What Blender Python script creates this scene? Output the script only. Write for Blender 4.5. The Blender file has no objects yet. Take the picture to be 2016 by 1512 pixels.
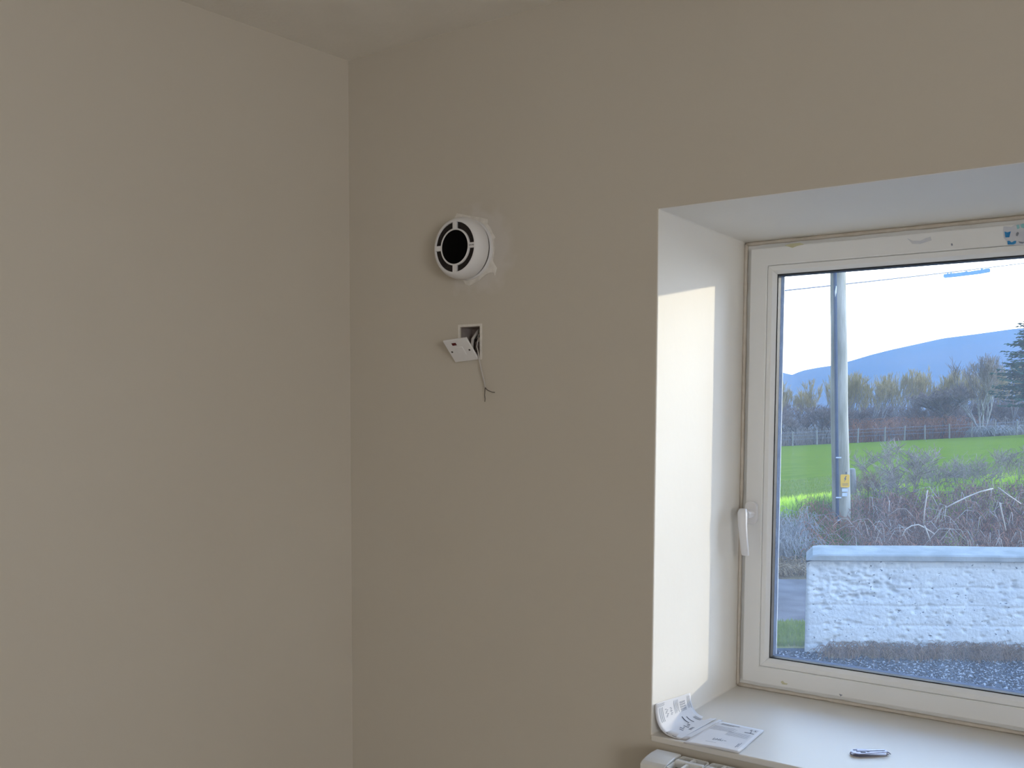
import bpy, bmesh, math, random
import numpy as np
from mathutils import Vector, Matrix, noise

random.seed(7)
SC = bpy.context.scene
COL = SC.collection

# ------------------------------------------------------------------ camera
CAM = np.array([0.0, -1.5618, 1.5])
ROT = np.array([[0.83088121, -0.04141095, 0.55490678],
                [0.55640435, 0.04907972, -0.8294609],
                [0.0071141, 0.99793603, 0.06382065]])
FPX, PX, PY = 1876.0, 1090.0, 935.0
cd = bpy.data.cameras.new('camera')
cam = bpy.data.objects.new('camera', cd)
COL.objects.link(cam)
m = Matrix([list(ROT[i]) + [CAM[i]] for i in range(3)] + [[0, 0, 0, 1]])
cam.matrix_world = m
cd.sensor_width = 36.0
cd.lens = FPX / 2016 * 36
cd.shift_x = (1008 - PX) / 2016
cd.shift_y = -(756 - PY) / 2016
cd.clip_start = 0.02
cd.clip_end = 6000
SC.camera = cam

# ------------------------------------------------------------------ sky, sun, fill lamps added out of view
w = bpy.data.worlds.new('sky')
SC.world = w
w.use_nodes = True
nt = w.node_tree
nt.nodes.clear()
out = nt.nodes.new('ShaderNodeOutputWorld')
bg = nt.nodes.new('ShaderNodeBackground')
tc = nt.nodes.new('ShaderNodeTexCoord')
sx = nt.nodes.new('ShaderNodeSeparateXYZ')
cr = nt.nodes.new('ShaderNodeValToRGB')
nt.links.new(tc.outputs['Generated'], sx.inputs[0])
nt.links.new(sx.outputs['Z'], cr.inputs[0])
nt.links.new(cr.outputs[0], bg.inputs[0])
# the sky brightens smoothly towards the low sun
dt = nt.nodes.new('ShaderNodeVectorMath')
dt.operation = 'DOT_PRODUCT'
_sd = Vector((0.53, 1.0, 0.19)).normalized()
dt.inputs[1].default_value = _sd
nt.links.new(tc.outputs['Generated'], dt.inputs[0])
m1_ = nt.nodes.new('ShaderNodeMath')
m1_.operation = 'MULTIPLY_ADD'
m1_.inputs[1].default_value = 0.5
m1_.inputs[2].default_value = 0.5
nt.links.new(dt.outputs['Value'], m1_.inputs[0])
m2_ = nt.nodes.new('ShaderNodeMath')
m2_.operation = 'POWER'
m2_.inputs[1].default_value = 2.0
nt.links.new(m1_.outputs[0], m2_.inputs[0])
m3_ = nt.nodes.new('ShaderNodeMath')
m3_.operation = 'MULTIPLY_ADD'
m3_.inputs[1].default_value = 6.3
m3_.inputs[2].default_value = 0.55
nt.links.new(m2_.outputs[0], m3_.inputs[0])
nt.links.new(m3_.outputs[0], bg.inputs[1])
nt.links.new(bg.outputs[0], out.inputs[0])
e = cr.color_ramp.elements
e[0].position = 0.0
e[0].color = (0.88, 0.94, 1.0, 1)
e[1].position = 1.0
e[1].color = (0.22, 0.44, 0.88, 1)
k = e.new(0.22)
k.color = (0.66, 0.81, 1.0, 1)
k = e.new(0.5)
k.color = (0.40, 0.60, 0.97, 1)

SUN_TO = Vector((0.53, 1.0, 0.19)).normalized()
sl = bpy.data.lights.new('sun', 'SUN')
sl.energy = 1.6
sl.angle = math.radians(0.6)
sl.color = (1.0, 0.86, 0.60)
so = bpy.data.objects.new('sun', sl)
COL.objects.link(so)
so.location = (6, 8, 6)
so.rotation_euler = SUN_TO.to_track_quat('Z', 'Y').to_euler()

def fill_lamp(name, loc, rot, sx_, sy_, power, col):
    a = bpy.data.lights.new(name, 'AREA')
    a.shape = 'RECTANGLE'
    a.size, a.size_y = sx_, sy_
    a.energy = power
    a.color = col
    o = bpy.data.objects.new(name, a)
    COL.objects.link(o)
    o.location = loc
    o.rotation_euler = rot
    return o


fill_lamp('added_fill_right', (2.56, -2.7, 1.5), (math.radians(90), 0, math.radians(90)), 1.4, 1.15, 39, (1.0, 0.985, 0.955))  # unseen area lamps added to brighten the room walls
fill_lamp('added_fill_back', (0.9, -4.46, 1.5), (math.radians(90), 0, 0), 1.2, 1.15, 0.8, (1.0, 0.985, 0.955))

SC.view_settings.view_transform = 'Standard'
SC.view_settings.look = 'None'
SC.view_settings.exposure = 0.34
SC.view_settings.gamma = 1.0
SC.view_settings.use_curve_mapping = False
SC.cycles.max_bounces = 12
SC.cycles.diffuse_bounces = 6
SC.cycles.transparent_max_bounces = 24
SC.cycles.sample_clamp_indirect = 6


# ------------------------------------------------------------------ helpers
def P(x, y, axis, val):
    """the point of the plane {axis = val} seen at photograph pixel (x, y)"""
    r = ROT @ np.array([x - PX, -(y - PY), -FPX])
    t = (val - CAM[axis]) / r[axis]
    return Vector(CAM + r * t)


FWD = np.array([-0.55601753, 0.83117056, 0.0])
RGT = np.array([0.83117056, 0.55601753, 0.0])


def W(u, v, z=0.0):
    """outdoors: u metres along the line of sight, v to the right of it, height z"""
    q = CAM + FWD * u + RGT * v
    return Vector((q[0], q[1], z))


def at(x, y, u):
    r = ROT @ np.array([x - PX, -(y - PY), -FPX])
    t = u / (r @ FWD)
    return Vector(CAM + r * t)


class MB:
    def __init__(s):
        s.v, s.f, s.mi = [], [], []

    def add(s, vs, fs, mi=0):
        n = len(s.v)
        s.v += [tuple(q) for q in vs]
        s.f += [tuple(n + i for i in f) for f in fs]
        s.mi += [mi] * len(fs)

    def box(s, x0, x1, y0, y1, z0, z1, mi=0):
        vs = [(x, y, z) for x in (x0, x1) for y in (y0, y1) for z in (z0, z1)]
        s.add(vs, [(0, 1, 3, 2), (4, 6, 7, 5), (0, 4, 5, 1), (2, 3, 7, 6), (0, 2, 6, 4), (1, 5, 7, 3)], mi)

    def tube(s, pts, rs, n=6, cap=True, mi=0):
        pts = [Vector(p) for p in pts]
        if not hasattr(rs, '__len__'):
            rs = [rs] * len(pts)
        vs, fs = [], []
        ref = None
        for i, p in enumerate(pts):
            d = (pts[min(i + 1, len(pts) - 1)] - pts[max(i - 1, 0)]).normalized()
            if ref is None:
                ref = d.cross(Vector((0.31, 0.17, 0.93))).normalized()
                if ref.length < 0.1:
                    ref = d.cross(Vector((1, 0, 0))).normalized()
            a = (ref - d * ref.dot(d)).normalized()
            ref = a
            b = d.cross(a)
            for k in range(n):
                t = 2 * math.pi * k / n
                vs.append(p + (a * math.cos(t) + b * math.sin(t)) * rs[i])
        for i in range(len(pts) - 1):
            for k in range(n):
                k2 = (k + 1) % n
                fs.append((i * n + k, i * n + k2, (i + 1) * n + k2, (i + 1) * n + k))
        if cap:
            fs.append(tuple(range(n - 1, -1, -1)))
            fs.append(tuple(range((len(pts) - 1) * n, len(pts) * n)))
        s.add(vs, fs, mi)

    def ring(s, c, prof, n=48, a0=0, a1=2 * math.pi, mi=0, close=False):
        """lathe about the -Y axis through c; prof = [(r, y)]"""
        full = abs(a1 - a0 - 2 * math.pi) < 1e-6
        m_ = n if full else n + 1
        vs, fs = [], []
        for i in range(m_):
            t = a0 + (a1 - a0) * i / n
            for r, y in prof:
                vs.append((c[0] + r * math.cos(t), c[1] + y, c[2] + r * math.sin(t)))
        q = len(prof)
        for i in range(n):
            j = (i + 1) % m_
            for k in range(q - 1 + (1 if close else 0)):
                k2 = (k + 1) % q
                fs.append((i * q + k, i * q + k2, j * q + k2, j * q + k))
        if not full and close:
            fs.append(tuple(range(q)))
            fs.append(tuple(range((m_ - 1) * q, m_ * q))[::-1])
        s.add(vs, fs, mi)

    def prism(s, poly, off, mi=0):
        """poly: list of 3-D points; off: extrusion vector"""
        n = len(poly)
        off = Vector(off)
        vs = [Vector(p) for p in poly] + [Vector(p) + off for p in poly]
        fs = [tuple(range(n)), tuple(range(2 * n - 1, n - 1, -1))]
        fs += [(i, i + n, (i + 1) % n + n, (i + 1) % n) for i in range(n)]
        s.add(vs, fs, mi)

    def mesh(s, name, mats, smooth=False, recalc=True, merge=False):
        me = bpy.data.meshes.new(name)
        me.from_pydata(s.v, [], s.f)
        if not hasattr(mats, '__len__'):
            mats = [mats]
        for q in mats:
            me.materials.append(q)
        if len(mats) > 1:
            me.polygons.foreach_set('material_index', s.mi)
        if recalc or merge:
            bm = bmesh.new()
            bm.from_mesh(me)
            if merge:
                bmesh.ops.remove_doubles(bm, verts=bm.verts, dist=1e-5)
            bmesh.ops.recalc_face_normals(bm, faces=bm.faces)
            bm.to_mesh(me)
            bm.free()
        if smooth:
            me.polygons.foreach_set('use_smooth', [True] * len(me.polygons))
        me.update()
        return me

    def build(s, name, mats, parent=None, smooth=False, bevel=0, recalc=True, merge=False, angle=None, seg=2):
        o = bpy.data.objects.new(name, s.mesh(name, mats, smooth or bool(angle), recalc, merge))
        COL.objects.link(o)
        if parent:
            o.parent = parent
            o.matrix_parent_inverse = Matrix.Translation(-parent.location)
        if bevel:
            b = o.modifiers.new('bevel', 'BEVEL')
            b.width = bevel
            b.segments = seg
            b.limit_method = 'ANGLE'
            b.angle_limit = math.radians(40)
            b.harden_normals = False
        if angle:
            bm = bmesh.new()
            bm.from_mesh(o.data)
            for ed in bm.edges:
                if len(ed.link_faces) == 2 and ed.calc_face_angle(0) > math.radians(angle):
                    ed.smooth = False
            bm.to_mesh(o.data)
            bm.free()
        return o


def tag(o, label=None, cat=None, group=None, kind=None):
    if label:
        o['label'] = label
    if cat:
        o['category'] = cat
    if group:
        o['group'] = group
    if kind:
        o['kind'] = kind
    return o


def empty(name, loc):
    o = bpy.data.objects.new(name, None)
    o.empty_display_size = 0.05
    o.location = loc
    COL.objects.link(o)
    return o


def mat(name, col, rough=0.6, col2=None, scale=5.0, detail=4.0, bump=0.0, bscale=None, metal=0.0, spec=0.35,
        dist=0.002, trans=0.0, lo=0.35, hi=0.65, stretch=None, coat=0.0):
    M = bpy.data.materials.new(name)
    M.use_nodes = True
    t = M.node_tree
    b = t.nodes['Principled BSDF']
    b.inputs['Base Color'].default_value = (*col, 1)
    b.inputs['Roughness'].default_value = rough
    b.inputs['Metallic'].default_value = metal
    b.inputs['Specular IOR Level'].default_value = spec
    b.inputs['Coat Weight'].default_value = coat
    co = t.nodes.new('ShaderNodeTexCoord').outputs['Object']
    if stretch:
        mp = t.nodes.new('ShaderNodeMapping')
        mp.inputs['Scale'].default_value = stretch
        t.links.new(co, mp.inputs[0])
        co = mp.outputs[0]
    if col2 is not None:
        n = t.nodes.new('ShaderNodeTexNoise')
        n.inputs['Scale'].default_value = scale
        n.inputs['Detail'].default_value = detail
        t.links.new(co, n.inputs['Vector'])
        r = t.nodes.new('ShaderNodeValToRGB')
        r.color_ramp.elements[0].position = lo
        r.color_ramp.elements[1].position = hi
        r.color_ramp.elements[0].color = (*col, 1)
        r.color_ramp.elements[1].color = (*col2, 1)
        t.links.new(n.outputs[0], r.inputs[0])
        t.links.new(r.outputs[0], b.inputs['Base Color'])
    if bump:
        n2 = t.nodes.new('ShaderNodeTexNoise')
        n2.inputs['Scale'].default_value = bscale or scale * 4
        n2.inputs['Detail'].default_value = 5
        t.links.new(co, n2.inputs['Vector'])
        bu = t.nodes.new('ShaderNodeBump')
        bu.inputs['Strength'].default_value = bump
        bu.inputs['Distance'].default_value = dist
        t.links.new(n2.outputs[0], bu.inputs['Height'])
        t.links.new(bu.outputs[0], b.inputs['Normal'])
    if trans:
        tr = t.nodes.new('ShaderNodeBsdfTranslucent')
        tr.inputs[0].default_value = (*(col2 or col), 1)
        mx = t.nodes.new('ShaderNodeMixShader')
        mx.inputs[0].default_value = trans
        o = t.nodes['Material Output']
        t.links.new(b.outputs[0], mx.inputs[1])
        t.links.new(tr.outputs[0], mx.inputs[2])
        t.links.new(mx.outputs[0], o.inputs[0])
    return M


# ------------------------------------------------------------------ materials
WALLC = (0.58, 0.535, 0.465)


def wall_material():
    M = mat('beige_emulsion', WALLC, 0.75, (0.56, 0.512, 0.44), 1.3, 3, 0.25, 180, dist=0.0006, spec=0.2)
    t = M.node_tree
    b = t.nodes['Principled BSDF']
    src = b.inputs['Base Color'].links[0].from_socket
    # pale filler smears on the wall around the alarm
    geo = t.nodes.new('ShaderNodeNewGeometry')
    d = t.nodes.new('ShaderNodeVectorMath')
    d.operation = 'DISTANCE'
    d.inputs[1].default_value = (-1.235, 0.0, 1.835)
    t.links.new(geo.outputs['Position'], d.inputs[0])
    n = t.nodes.new('ShaderNodeTexNoise')
    n.inputs['Scale'].default_value = 26
    n.inputs['Detail'].default_value = 5
    t.links.new(geo.outputs['Position'], n.inputs['Vector'])
    ma = t.nodes.new('ShaderNodeMath')
    ma.operation = 'MULTIPLY_ADD'
    t.links.new(n.outputs[0], ma.inputs[0])
    ma.inputs[1].default_value = 0.09
    t.links.new(d.outputs['Value'], ma.inputs[2])
    r = t.nodes.new('ShaderNodeValToRGB')
    e_ = r.color_ramp.elements
    e_[0].position = 0.118
    e_[0].color = (0.5, 0.5, 0.5, 1)
    e_[1].position = 0.142
    e_[1].color = (0, 0, 0, 1)
    t.links.new(ma.outputs[0], r.inputs[0])
    mx = t.nodes.new('ShaderNodeMix')
    mx.data_type = 'RGBA'
    t.links.new(r.outputs[0], mx.inputs[0])
    t.links.new(src, mx.inputs[6])
    mx.inputs[7].default_value = (0.66, 0.62, 0.59, 1)
    t.links.new(mx.outputs[2], b.inputs['Base Color'])
    return M


m_wall = wall_material()
m_reveal = mat('pale_reveal', (0.83, 0.80, 0.745), 0.55, (0.81, 0.775, 0.715), 3, 4, 0.3, 60, dist=0.0008, spec=0.3)  # reveal faces set paler than the rest of the wall
m_sill = mat('white_gloss_paint', (0.73, 0.70, 0.66), 0.4, (0.71, 0.68, 0.63), 4, 3, 0.15, 25, dist=0.0008, spec=0.4)
m_ceil = mat('ceiling_emulsion', (0.82, 0.785, 0.73), 0.8, (0.79, 0.755, 0.70), 9, 4, 0.5, 110, dist=0.0015, spec=0.2)
m_floor = mat('pale_floorboards', (0.50, 0.45, 0.38), 0.5, (0.40, 0.36, 0.30), 6, 5, 0.2, 60, stretch=(1, 8, 1))
m_out = mat('exterior_render', (0.6, 0.6, 0.58), 0.9, (0.5, 0.5, 0.48), 4, 5, 0.5, 50)
m_upvc = mat('white_window_plastic', (0.80, 0.80, 0.795), 0.35, (0.78, 0.78, 0.77), 6, 4, 0.05, 30, dist=0.0005, spec=0.4)
m_caulk = mat('beige_sealant', (0.66, 0.60, 0.53), 0.7, (0.58, 0.52, 0.45), 40, 4, 0.6, 90, dist=0.001)
m_gasket = mat('black_rubber', (0.02, 0.022, 0.028), 0.6, (0.035, 0.035, 0.04), 30)
m_spacer = mat('grey_spacer_metal', (0.045, 0.055, 0.08), 0.6, (0.07, 0.085, 0.12), 60, spec=0.0)
m_bright = mat('highlight_and_scar_white', (0.85, 0.87, 0.9), 0.3, (0.8, 0.82, 0.86), 60)
m_white = mat('white_plastic', (0.76, 0.75, 0.76), 0.4, (0.74, 0.73, 0.74), 20)
m_dark = mat('dark_grille_and_gap_shade', (0.028, 0.022, 0.02), 0.6, (0.045, 0.035, 0.032), 300, bump=0.8, bscale=500)
m_black = mat('gloss_black_plastic', (0.001, 0.001, 0.0012), 0.5, (0.0016, 0.0016, 0.002), 20, spec=0.05)
m_grey = mat('grey_plastic', (0.10, 0.10, 0.11), 0.5, (0.13, 0.13, 0.14), 20)
m_ink = mat('grey_print', (0.20, 0.22, 0.27), 0.7, (0.28, 0.30, 0.36), 300)
m_inkdark = mat('dark_print', (0.06, 0.07, 0.10), 0.7, (0.10, 0.11, 0.14), 300)
m_paper = mat('white_paper', (0.84, 0.84, 0.87), 0.65, (0.82, 0.82, 0.85), 8, trans=0.18)
m_filler = mat('white_filler', (0.80, 0.76, 0.71), 0.9, (0.68, 0.64, 0.59), 60, 5, 0.8, 120, dist=0.002)
m_galv = mat('galvanised_steel', (0.34, 0.28, 0.26), 0.5, (0.45, 0.40, 0.38), 40, metal=0.4)
m_red = mat('red_neon_lens', (0.09, 0.004, 0.006), 0.2, (0.12, 0.008, 0.01), 30)
m_cable = mat('white_cable_sheath', (0.56, 0.53, 0.51), 0.5, (0.52, 0.49, 0.47), 30)
m_greencab = mat('green_grey_sleeve', (0.16, 0.19, 0.16), 0.5, (0.12, 0.15, 0.13), 30)
m_brown = mat('dark_core_wire', (0.025, 0.02, 0.018), 0.5, (0.05, 0.035, 0.03), 60)
m_rad = mat('white_enamel', (0.74, 0.73, 0.70), 0.3, (0.72, 0.71, 0.68), 10, spec=0.5)
m_steel = mat('polished_steel', (0.34, 0.33, 0.40), 0.38, (0.28, 0.27, 0.34), 60, metal=0.7)
m_hole = mat('dark_steel_slot', (0.012, 0.012, 0.03), 0.7, (0.02, 0.02, 0.04), 60)
m_blue = mat('blue_film', (0.04, 0.26, 0.55), 0.5, (0.02, 0.20, 0.48), 120)
m_blue2 = mat('pale_blue_tape', (0.42, 0.64, 0.90), 0.6, (0.50, 0.72, 0.94), 60, trans=0.65)
m_teal = mat('teal_film', (0.22, 0.50, 0.52), 0.5, (0.3, 0.56, 0.6), 90)
m_film = mat('pale_film_residue', (0.55, 0.57, 0.64), 0.5, (0.62, 0.63, 0.66), 90)
m_putty = mat('yellowish_dab', (0.55, 0.53, 0.33), 0.7, (0.6, 0.57, 0.4), 120)


def glass_material():
    M = bpy.data.materials.new('dusty_veil_glass')
    M.use_nodes = True
    t = M.node_tree
    t.nodes.clear()
    o = t.nodes.new('ShaderNodeOutputMaterial')
    tr = t.nodes.new('ShaderNodeBsdfTransparent')
    tr.inputs[0].default_value = (0.97, 0.985, 1.0, 1)
    gl = t.nodes.new('ShaderNodeBsdfGlossy')
    gl.inputs['Roughness'].default_value = 0.02
    fr = t.nodes.new('ShaderNodeFresnel')
    fr.inputs[0].default_value = 1.3
    m1 = t.nodes.new('ShaderNodeMixShader')
    t.links.new(fr.outputs[0], m1.inputs[0])
    t.links.new(tr.outputs[0], m1.inputs[1])
    t.links.new(gl.outputs[0], m1.inputs[2])
    tl = t.nodes.new('ShaderNodeBsdfTranslucent')
    tl.inputs[0].default_value = (0.46, 0.57, 0.74, 1)
    df = t.nodes.new('ShaderNodeBsdfDiffuse')
    df.inputs[0].default_value = (0.5, 0.55, 0.6, 1)
    m3 = t.nodes.new('ShaderNodeMixShader')
    m3.inputs[0].default_value = 0.2
    t.links.new(tl.outputs[0], m3.inputs[1])
    t.links.new(df.outputs[0], m3.inputs[2])
    # dust streaks and specks; the even film paints in bluish veiling glare
    g = t.nodes.new('ShaderNodeNewGeometry')
    mp = t.nodes.new('ShaderNodeMapping')
    mp.inputs['Scale'].default_value = (26, 1, 1.6)
    t.links.new(g.outputs['Position'], mp.inputs[0])
    n = t.nodes.new('ShaderNodeTexNoise')
    n.inputs['Scale'].default_value = 1.6
    n.inputs['Detail'].default_value = 5
    t.links.new(mp.outputs[0], n.inputs['Vector'])
    r = t.nodes.new('ShaderNodeMapRange')
    r.inputs[1].default_value = 0.42
    r.inputs[2].default_value = 0.78
    r.inputs[3].default_value = 0.046
    r.inputs[4].default_value = 0.07
    t.links.new(n.outputs[0], r.inputs[0])
    vo = t.nodes.new('ShaderNodeTexVoronoi')
    vo.inputs['Scale'].default_value = 55
    t.links.new(g.outputs['Position'], vo.inputs['Vector'])
    r2 = t.nodes.new('ShaderNodeMapRange')
    r2.inputs[1].default_value = 0.045
    r2.inputs[2].default_value = 0.02
    r2.inputs[3].default_value = 0.0
    r2.inputs[4].default_value = 0.3
    t.links.new(vo.outputs['Distance'], r2.inputs[0])
    ad = t.nodes.new('ShaderNodeMath')
    ad.operation = 'ADD'
    t.links.new(r.outputs[0], ad.inputs[0])
    t.links.new(r2.outputs[0], ad.inputs[1])
    m2 = t.nodes.new('ShaderNodeMixShader')
    t.links.new(ad.outputs[0], m2.inputs[0])
    t.links.new(m1.outputs[0], m2.inputs[1])
    t.links.new(m3.outputs[0], m2.inputs[2])
    t.links.new(m2.outputs[0], o.inputs[0])
    return M


m_glass = glass_material()
m_clean = bpy.data.materials.new('clear_glass')
m_clean.use_nodes = True
_t = m_clean.node_tree
_t.nodes.clear()
_o = _t.nodes.new('ShaderNodeOutputMaterial')
_a = _t.nodes.new('ShaderNodeBsdfTransparent')
_t.links.new(_a.outputs[0], _o.inputs[0])

# ------------------------------------------------------------------ room shell
CX = -1.607            # the corner
CEIL = 2.287
WX0, WX1, WZ0, WZ1 = -0.82, 0.36, 0.90, 1.872      # window opening
BX0, BX1, BZ0, BZ1 = -1.284, -1.229, 1.614, 1.681  # recess of the switch box
RX1, RY0 = 2.3, -4.2


def voxel(xs, ys, zs, solid, mi_of):
    mb = MB()
    nx, ny, nz = len(xs) - 1, len(ys) - 1, len(zs) - 1
    S = lambda i, j, k: 0 <= i < nx and 0 <= j < ny and 0 <= k < nz and solid(
        (xs[i] + xs[i + 1]) / 2, (ys[j] + ys[j + 1]) / 2, (zs[k] + zs[k + 1]) / 2)
    for i in range(nx):
        for j in range(ny):
            for k in range(nz):
                if not S(i, j, k):
                    continue
                x0, x1, y0, y1, z0, z1 = xs[i], xs[i + 1], ys[j], ys[j + 1], zs[k], zs[k + 1]
                for d, q in (((-1, 0, 0), [(x0, y0, z0), (x0, y0, z1), (x0, y1, z1), (x0, y1, z0)]),
                             ((1, 0, 0), [(x1, y0, z0), (x1, y1, z0), (x1, y1, z1), (x1, y0, z1)]),
                             ((0, -1, 0), [(x0, y0, z0), (x1, y0, z0), (x1, y0, z1), (x0, y0, z1)]),
                             ((0, 1, 0), [(x0, y1, z0), (x0, y1, z1), (x1, y1, z1), (x1, y1, z0)]),
                             ((0, 0, -1), [(x0, y0, z0), (x0, y1, z0), (x1, y1, z0), (x1, y0, z0)]),
                             ((0, 0, 1), [(x0, y0, z1), (x1, y0, z1), (x1, y1, z1), (x0, y1, z1)])):
                    if not S(i + d[0], j + d[1], k + d[2]):
                        c = [sum(p[a] for p in q) / 4 for a in range(3)]
                        mb.add(q, [(0, 1, 2, 3)], mi_of(c, d))
    return mb


def solid(x, y, z):
    if WX0 < x < WX1 and WZ0 < z < WZ1:
        return False
    if y < 0.05 and BX0 < x < BX1 and BZ0 < z < BZ1:
        return False
    return True


def wmi(c, d):
    x, y, z = c
    if WX0 - 1e-4 <= x <= WX1 + 1e-4 and WZ0 - 1e-4 <= z <= WZ1 + 1e-4 and 0 < y < 0.52:
        return 1
    return 2 if y > 0.51 else 0


mb = voxel([CX - 0.4, BX0, BX1, WX0, WX1, RX1 + 0.2], [0, 0.05, 0.40, 0.52],
           [-0.4, WZ0, BZ0, BZ1, WZ1, CEIL + 0.2], solid, wmi)
wf = mb.build('wall_front', [m_wall, m_reveal, m_out], merge=True, recalc=False, bevel=0.003, seg=2)
tag(wf, 'beige painted wall holding the alarm, switch box and deep window reveal', kind='structure')

mb = MB()       # left wall, not quite square to the window wall
SK = 0.105
mb.prism([(CX, 0.0, -0.4), (CX - SK * 4.4, -4.4, -0.4), (CX - SK * 4.4 - 0.25, -4.4, -0.4), (CX - 0.25, 0.0, -0.4)],
         (0, 0, CEIL + 0.6))
tag(mb.build('wall_left', m_wall), 'plain beige painted wall left of the corner', kind='structure')
BB0, BB1 = 0.92, 2.07
RWa, RWb = -3.4, -2.0
mb = voxel([RX1, RX1 + 0.2], [RY0, RWa, RWb, 0], [-0.4, BB0, BB1, CEIL + 0.2],
           lambda x, y, z: not (RWa < y < RWb and BB0 < z < BB1), lambda c, d: 0)
tag(mb.build('wall_right', [m_wall], merge=True, recalc=False), kind='structure')
BW0, BW1 = 0.3, 1.5
mb = voxel([CX - 0.75, BW0, BW1, RX1 + 0.2], [RY0 - 0.2, RY0], [-0.4, BB0, BB1, CEIL + 0.2],
           lambda x, y, z: not (BW0 < x < BW1 and BB0 < z < BB1), lambda c, d: 0)
tag(mb.build('wall_back', [m_wall], merge=True, recalc=False), kind='structure')
mb = MB()
mb.box(CX - 0.75, RX1 + 0.2, RY0 - 0.2, 0.5, CEIL, CEIL + 0.2)
tag(mb.build('ceiling', m_ceil), 'off-white lightly textured ceiling in the corner', kind='structure')
mb = MB()
mb.box(CX - 0.75, RX1 + 0.2, RY0 - 0.2, 0.5, -0.12, 0.0)
tag(mb.build('floor', m_floor), kind='structure')
for nm, swap, a0, a1, d0 in (('added_window_right', True, RWa, RWb, RX1 + 0.14), ('added_window_back', False, BW0, BW1, RY0 - 0.14)):  # unseen windows, added to go with the fill lamps
    mb = MB()
    gl_ = MB()

    def wb(m_, p0, p1, q0, q1, z0, z1):
        m_.box(*((q0, q1, p0, p1, z0, z1) if swap else (p0, p1, q0, q1, z0, z1)))
    for zz in (BB0, BB1 - 0.06):
        wb(mb, a0, a1, d0 - 0.035, d0 + 0.035, zz, zz + 0.06)
    for xx in (a0, (a0 + a1) / 2 - 0.03, a1 - 0.06):
        wb(mb, xx, xx + 0.06, d0 - 0.035, d0 + 0.035, BB0 + 0.06, BB1 - 0.06)
    w2 = mb.build(nm, m_upvc)
    tag(w2, kind='structure')
    wb(gl_, a0 + 0.05, a1 - 0.05, d0 - 0.002, d0 + 0.002, BB0 + 0.05, BB1 - 0.05)
    gl_.build('glass_pane', m_clean, w2)
mb = MB()       # skirting
mb.box(CX + 0.01, RX1 - 0.01, -0.018, -0.001, 0.001, 0.12)
tag(mb.build('baseboard_front', m_sill), kind='structure')

mb = MB()       # painted sill board: a thin slab bedded on the opening
mb.box(WX0 + 0.0005, WX1 - 0.0005, -0.003, 0.399, 0.889, 0.9005)
so_ = mb.build('window_board', m_sill, bevel=0.002)
tag(so_, 'white painted window sill board of the deep reveal', kind='structure')


# ------------------------------------------------------------------ window
def frame(mb, x0, x1, z0, z1, wd, y0, y1, mitre=True):
    """rectangular ring of four mitred bars"""
    o = [(x0, z0), (x1, z0), (x1, z1), (x0, z1)]
    i = [(x0 + wd, z0 + wd), (x1 - wd, z0 + wd), (x1 - wd, z1 - wd), (x0 + wd, z1 - wd)]
    vs = [(p[0], y, p[1]) for y in (y0, y1) for p in o + i]
    fs = []
    for a in range(4):
        b = (a + 1) % 4
        fs += [(a, b, b + 4, a + 4), (a + 8, a + 12, b + 12, b + 8), (a, a + 8, b + 8, b), (a + 4, b + 4, b + 12, a + 12)]
    mb.add(vs, fs)


win = empty('window_1', (WX0, 0.43, WZ0))
tag(win, 'white plastic casement window with a dusty glare veiled pane and lever handle', kind='structure')
mb = MB()
frame(mb, WX0 + 0.001, WX1 - 0.001, WZ0 + 0.001, WZ1 - 0.001, 0.050, 0.402, 0.475)
mb.build('window_frame', m_upvc, win, bevel=0.0015)
SX0, SX1, SZ0, SZ1 = -0.800, 0.340, 0.918, 1.855
mb = MB()
frame(mb, SX0, SX1, SZ0, SZ1, 0.0385, 0.385, 0.4015)
sash = mb.build('sash', m_upvc, win, bevel=0.0025)
mb = MB()       # glazing beads: bevelled inwards
bx0, bx1, bz0, bz1 = SX0 + 0.0392, SX1 - 0.0392, SZ0 + 0.0392, SZ1 - 0.0392
for a in range(4):
    o4 = [(bx0, bz0), (bx1, bz0), (bx1, bz1), (bx0, bz1)]
    i4 = [(bx0 + 0.017, bz0 + 0.017), (bx1 - 0.017, bz0 + 0.017), (bx1 - 0.017, bz1 - 0.017), (bx0 + 0.017, bz1 - 0.017)]
    b = (a + 1) % 4
    q = MB()
    c = [((o4[t][0]) * 0.4 + i4[t][0] * 0.6, (o4[t][1]) * 0.4 + i4[t][1] * 0.6) for t in (a, b)]
    vs = [(o4[a][0], 0.3865, o4[a][1]), (o4[b][0], 0.3865, o4[b][1]), (c[1][0], 0.3865, c[1][1]), (c[0][0], 0.3865, c[0][1]),
          (i4[b][0], 0.395, i4[b][1]), (i4[a][0], 0.395, i4[a][1]),
          (i4[b][0], 0.412, i4[b][1]), (i4[a][0], 0.412, i4[a][1]), (o4[b][0], 0.412, o4[b][1]), (o4[a][0], 0.412, o4[a][1])]
    q.add(vs, [(0, 1, 2, 3), (3, 2, 4, 5), (5, 4, 6, 7), (7, 6, 8, 9), (9, 8, 1, 0), (0, 3, 5, 7, 9), (1, 8, 6, 4, 2)])
    q.build('glazing_bead', m_upvc, win, bevel=0.0008)
gx0, gx1, gz0, gz1 = bx0 + 0.017, bx1 - 0.017, bz0 + 0.017, bz1 - 0.017
mb = MB()
frame(mb, gx0 - 0.004, gx1 + 0.004, gz0 - 0.004, gz1 + 0.004, 0.0062, 0.398, 0.4135)
mb.build('gasket', m_gasket, win)
mb = MB()
mb.box(gx0 - 0.01, gx1 + 0.01, 0.414, 0.417, gz0 - 0.01, gz1 + 0.01)
gp = mb.build('glass_pane', m_glass, win)
mb = MB()
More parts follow.
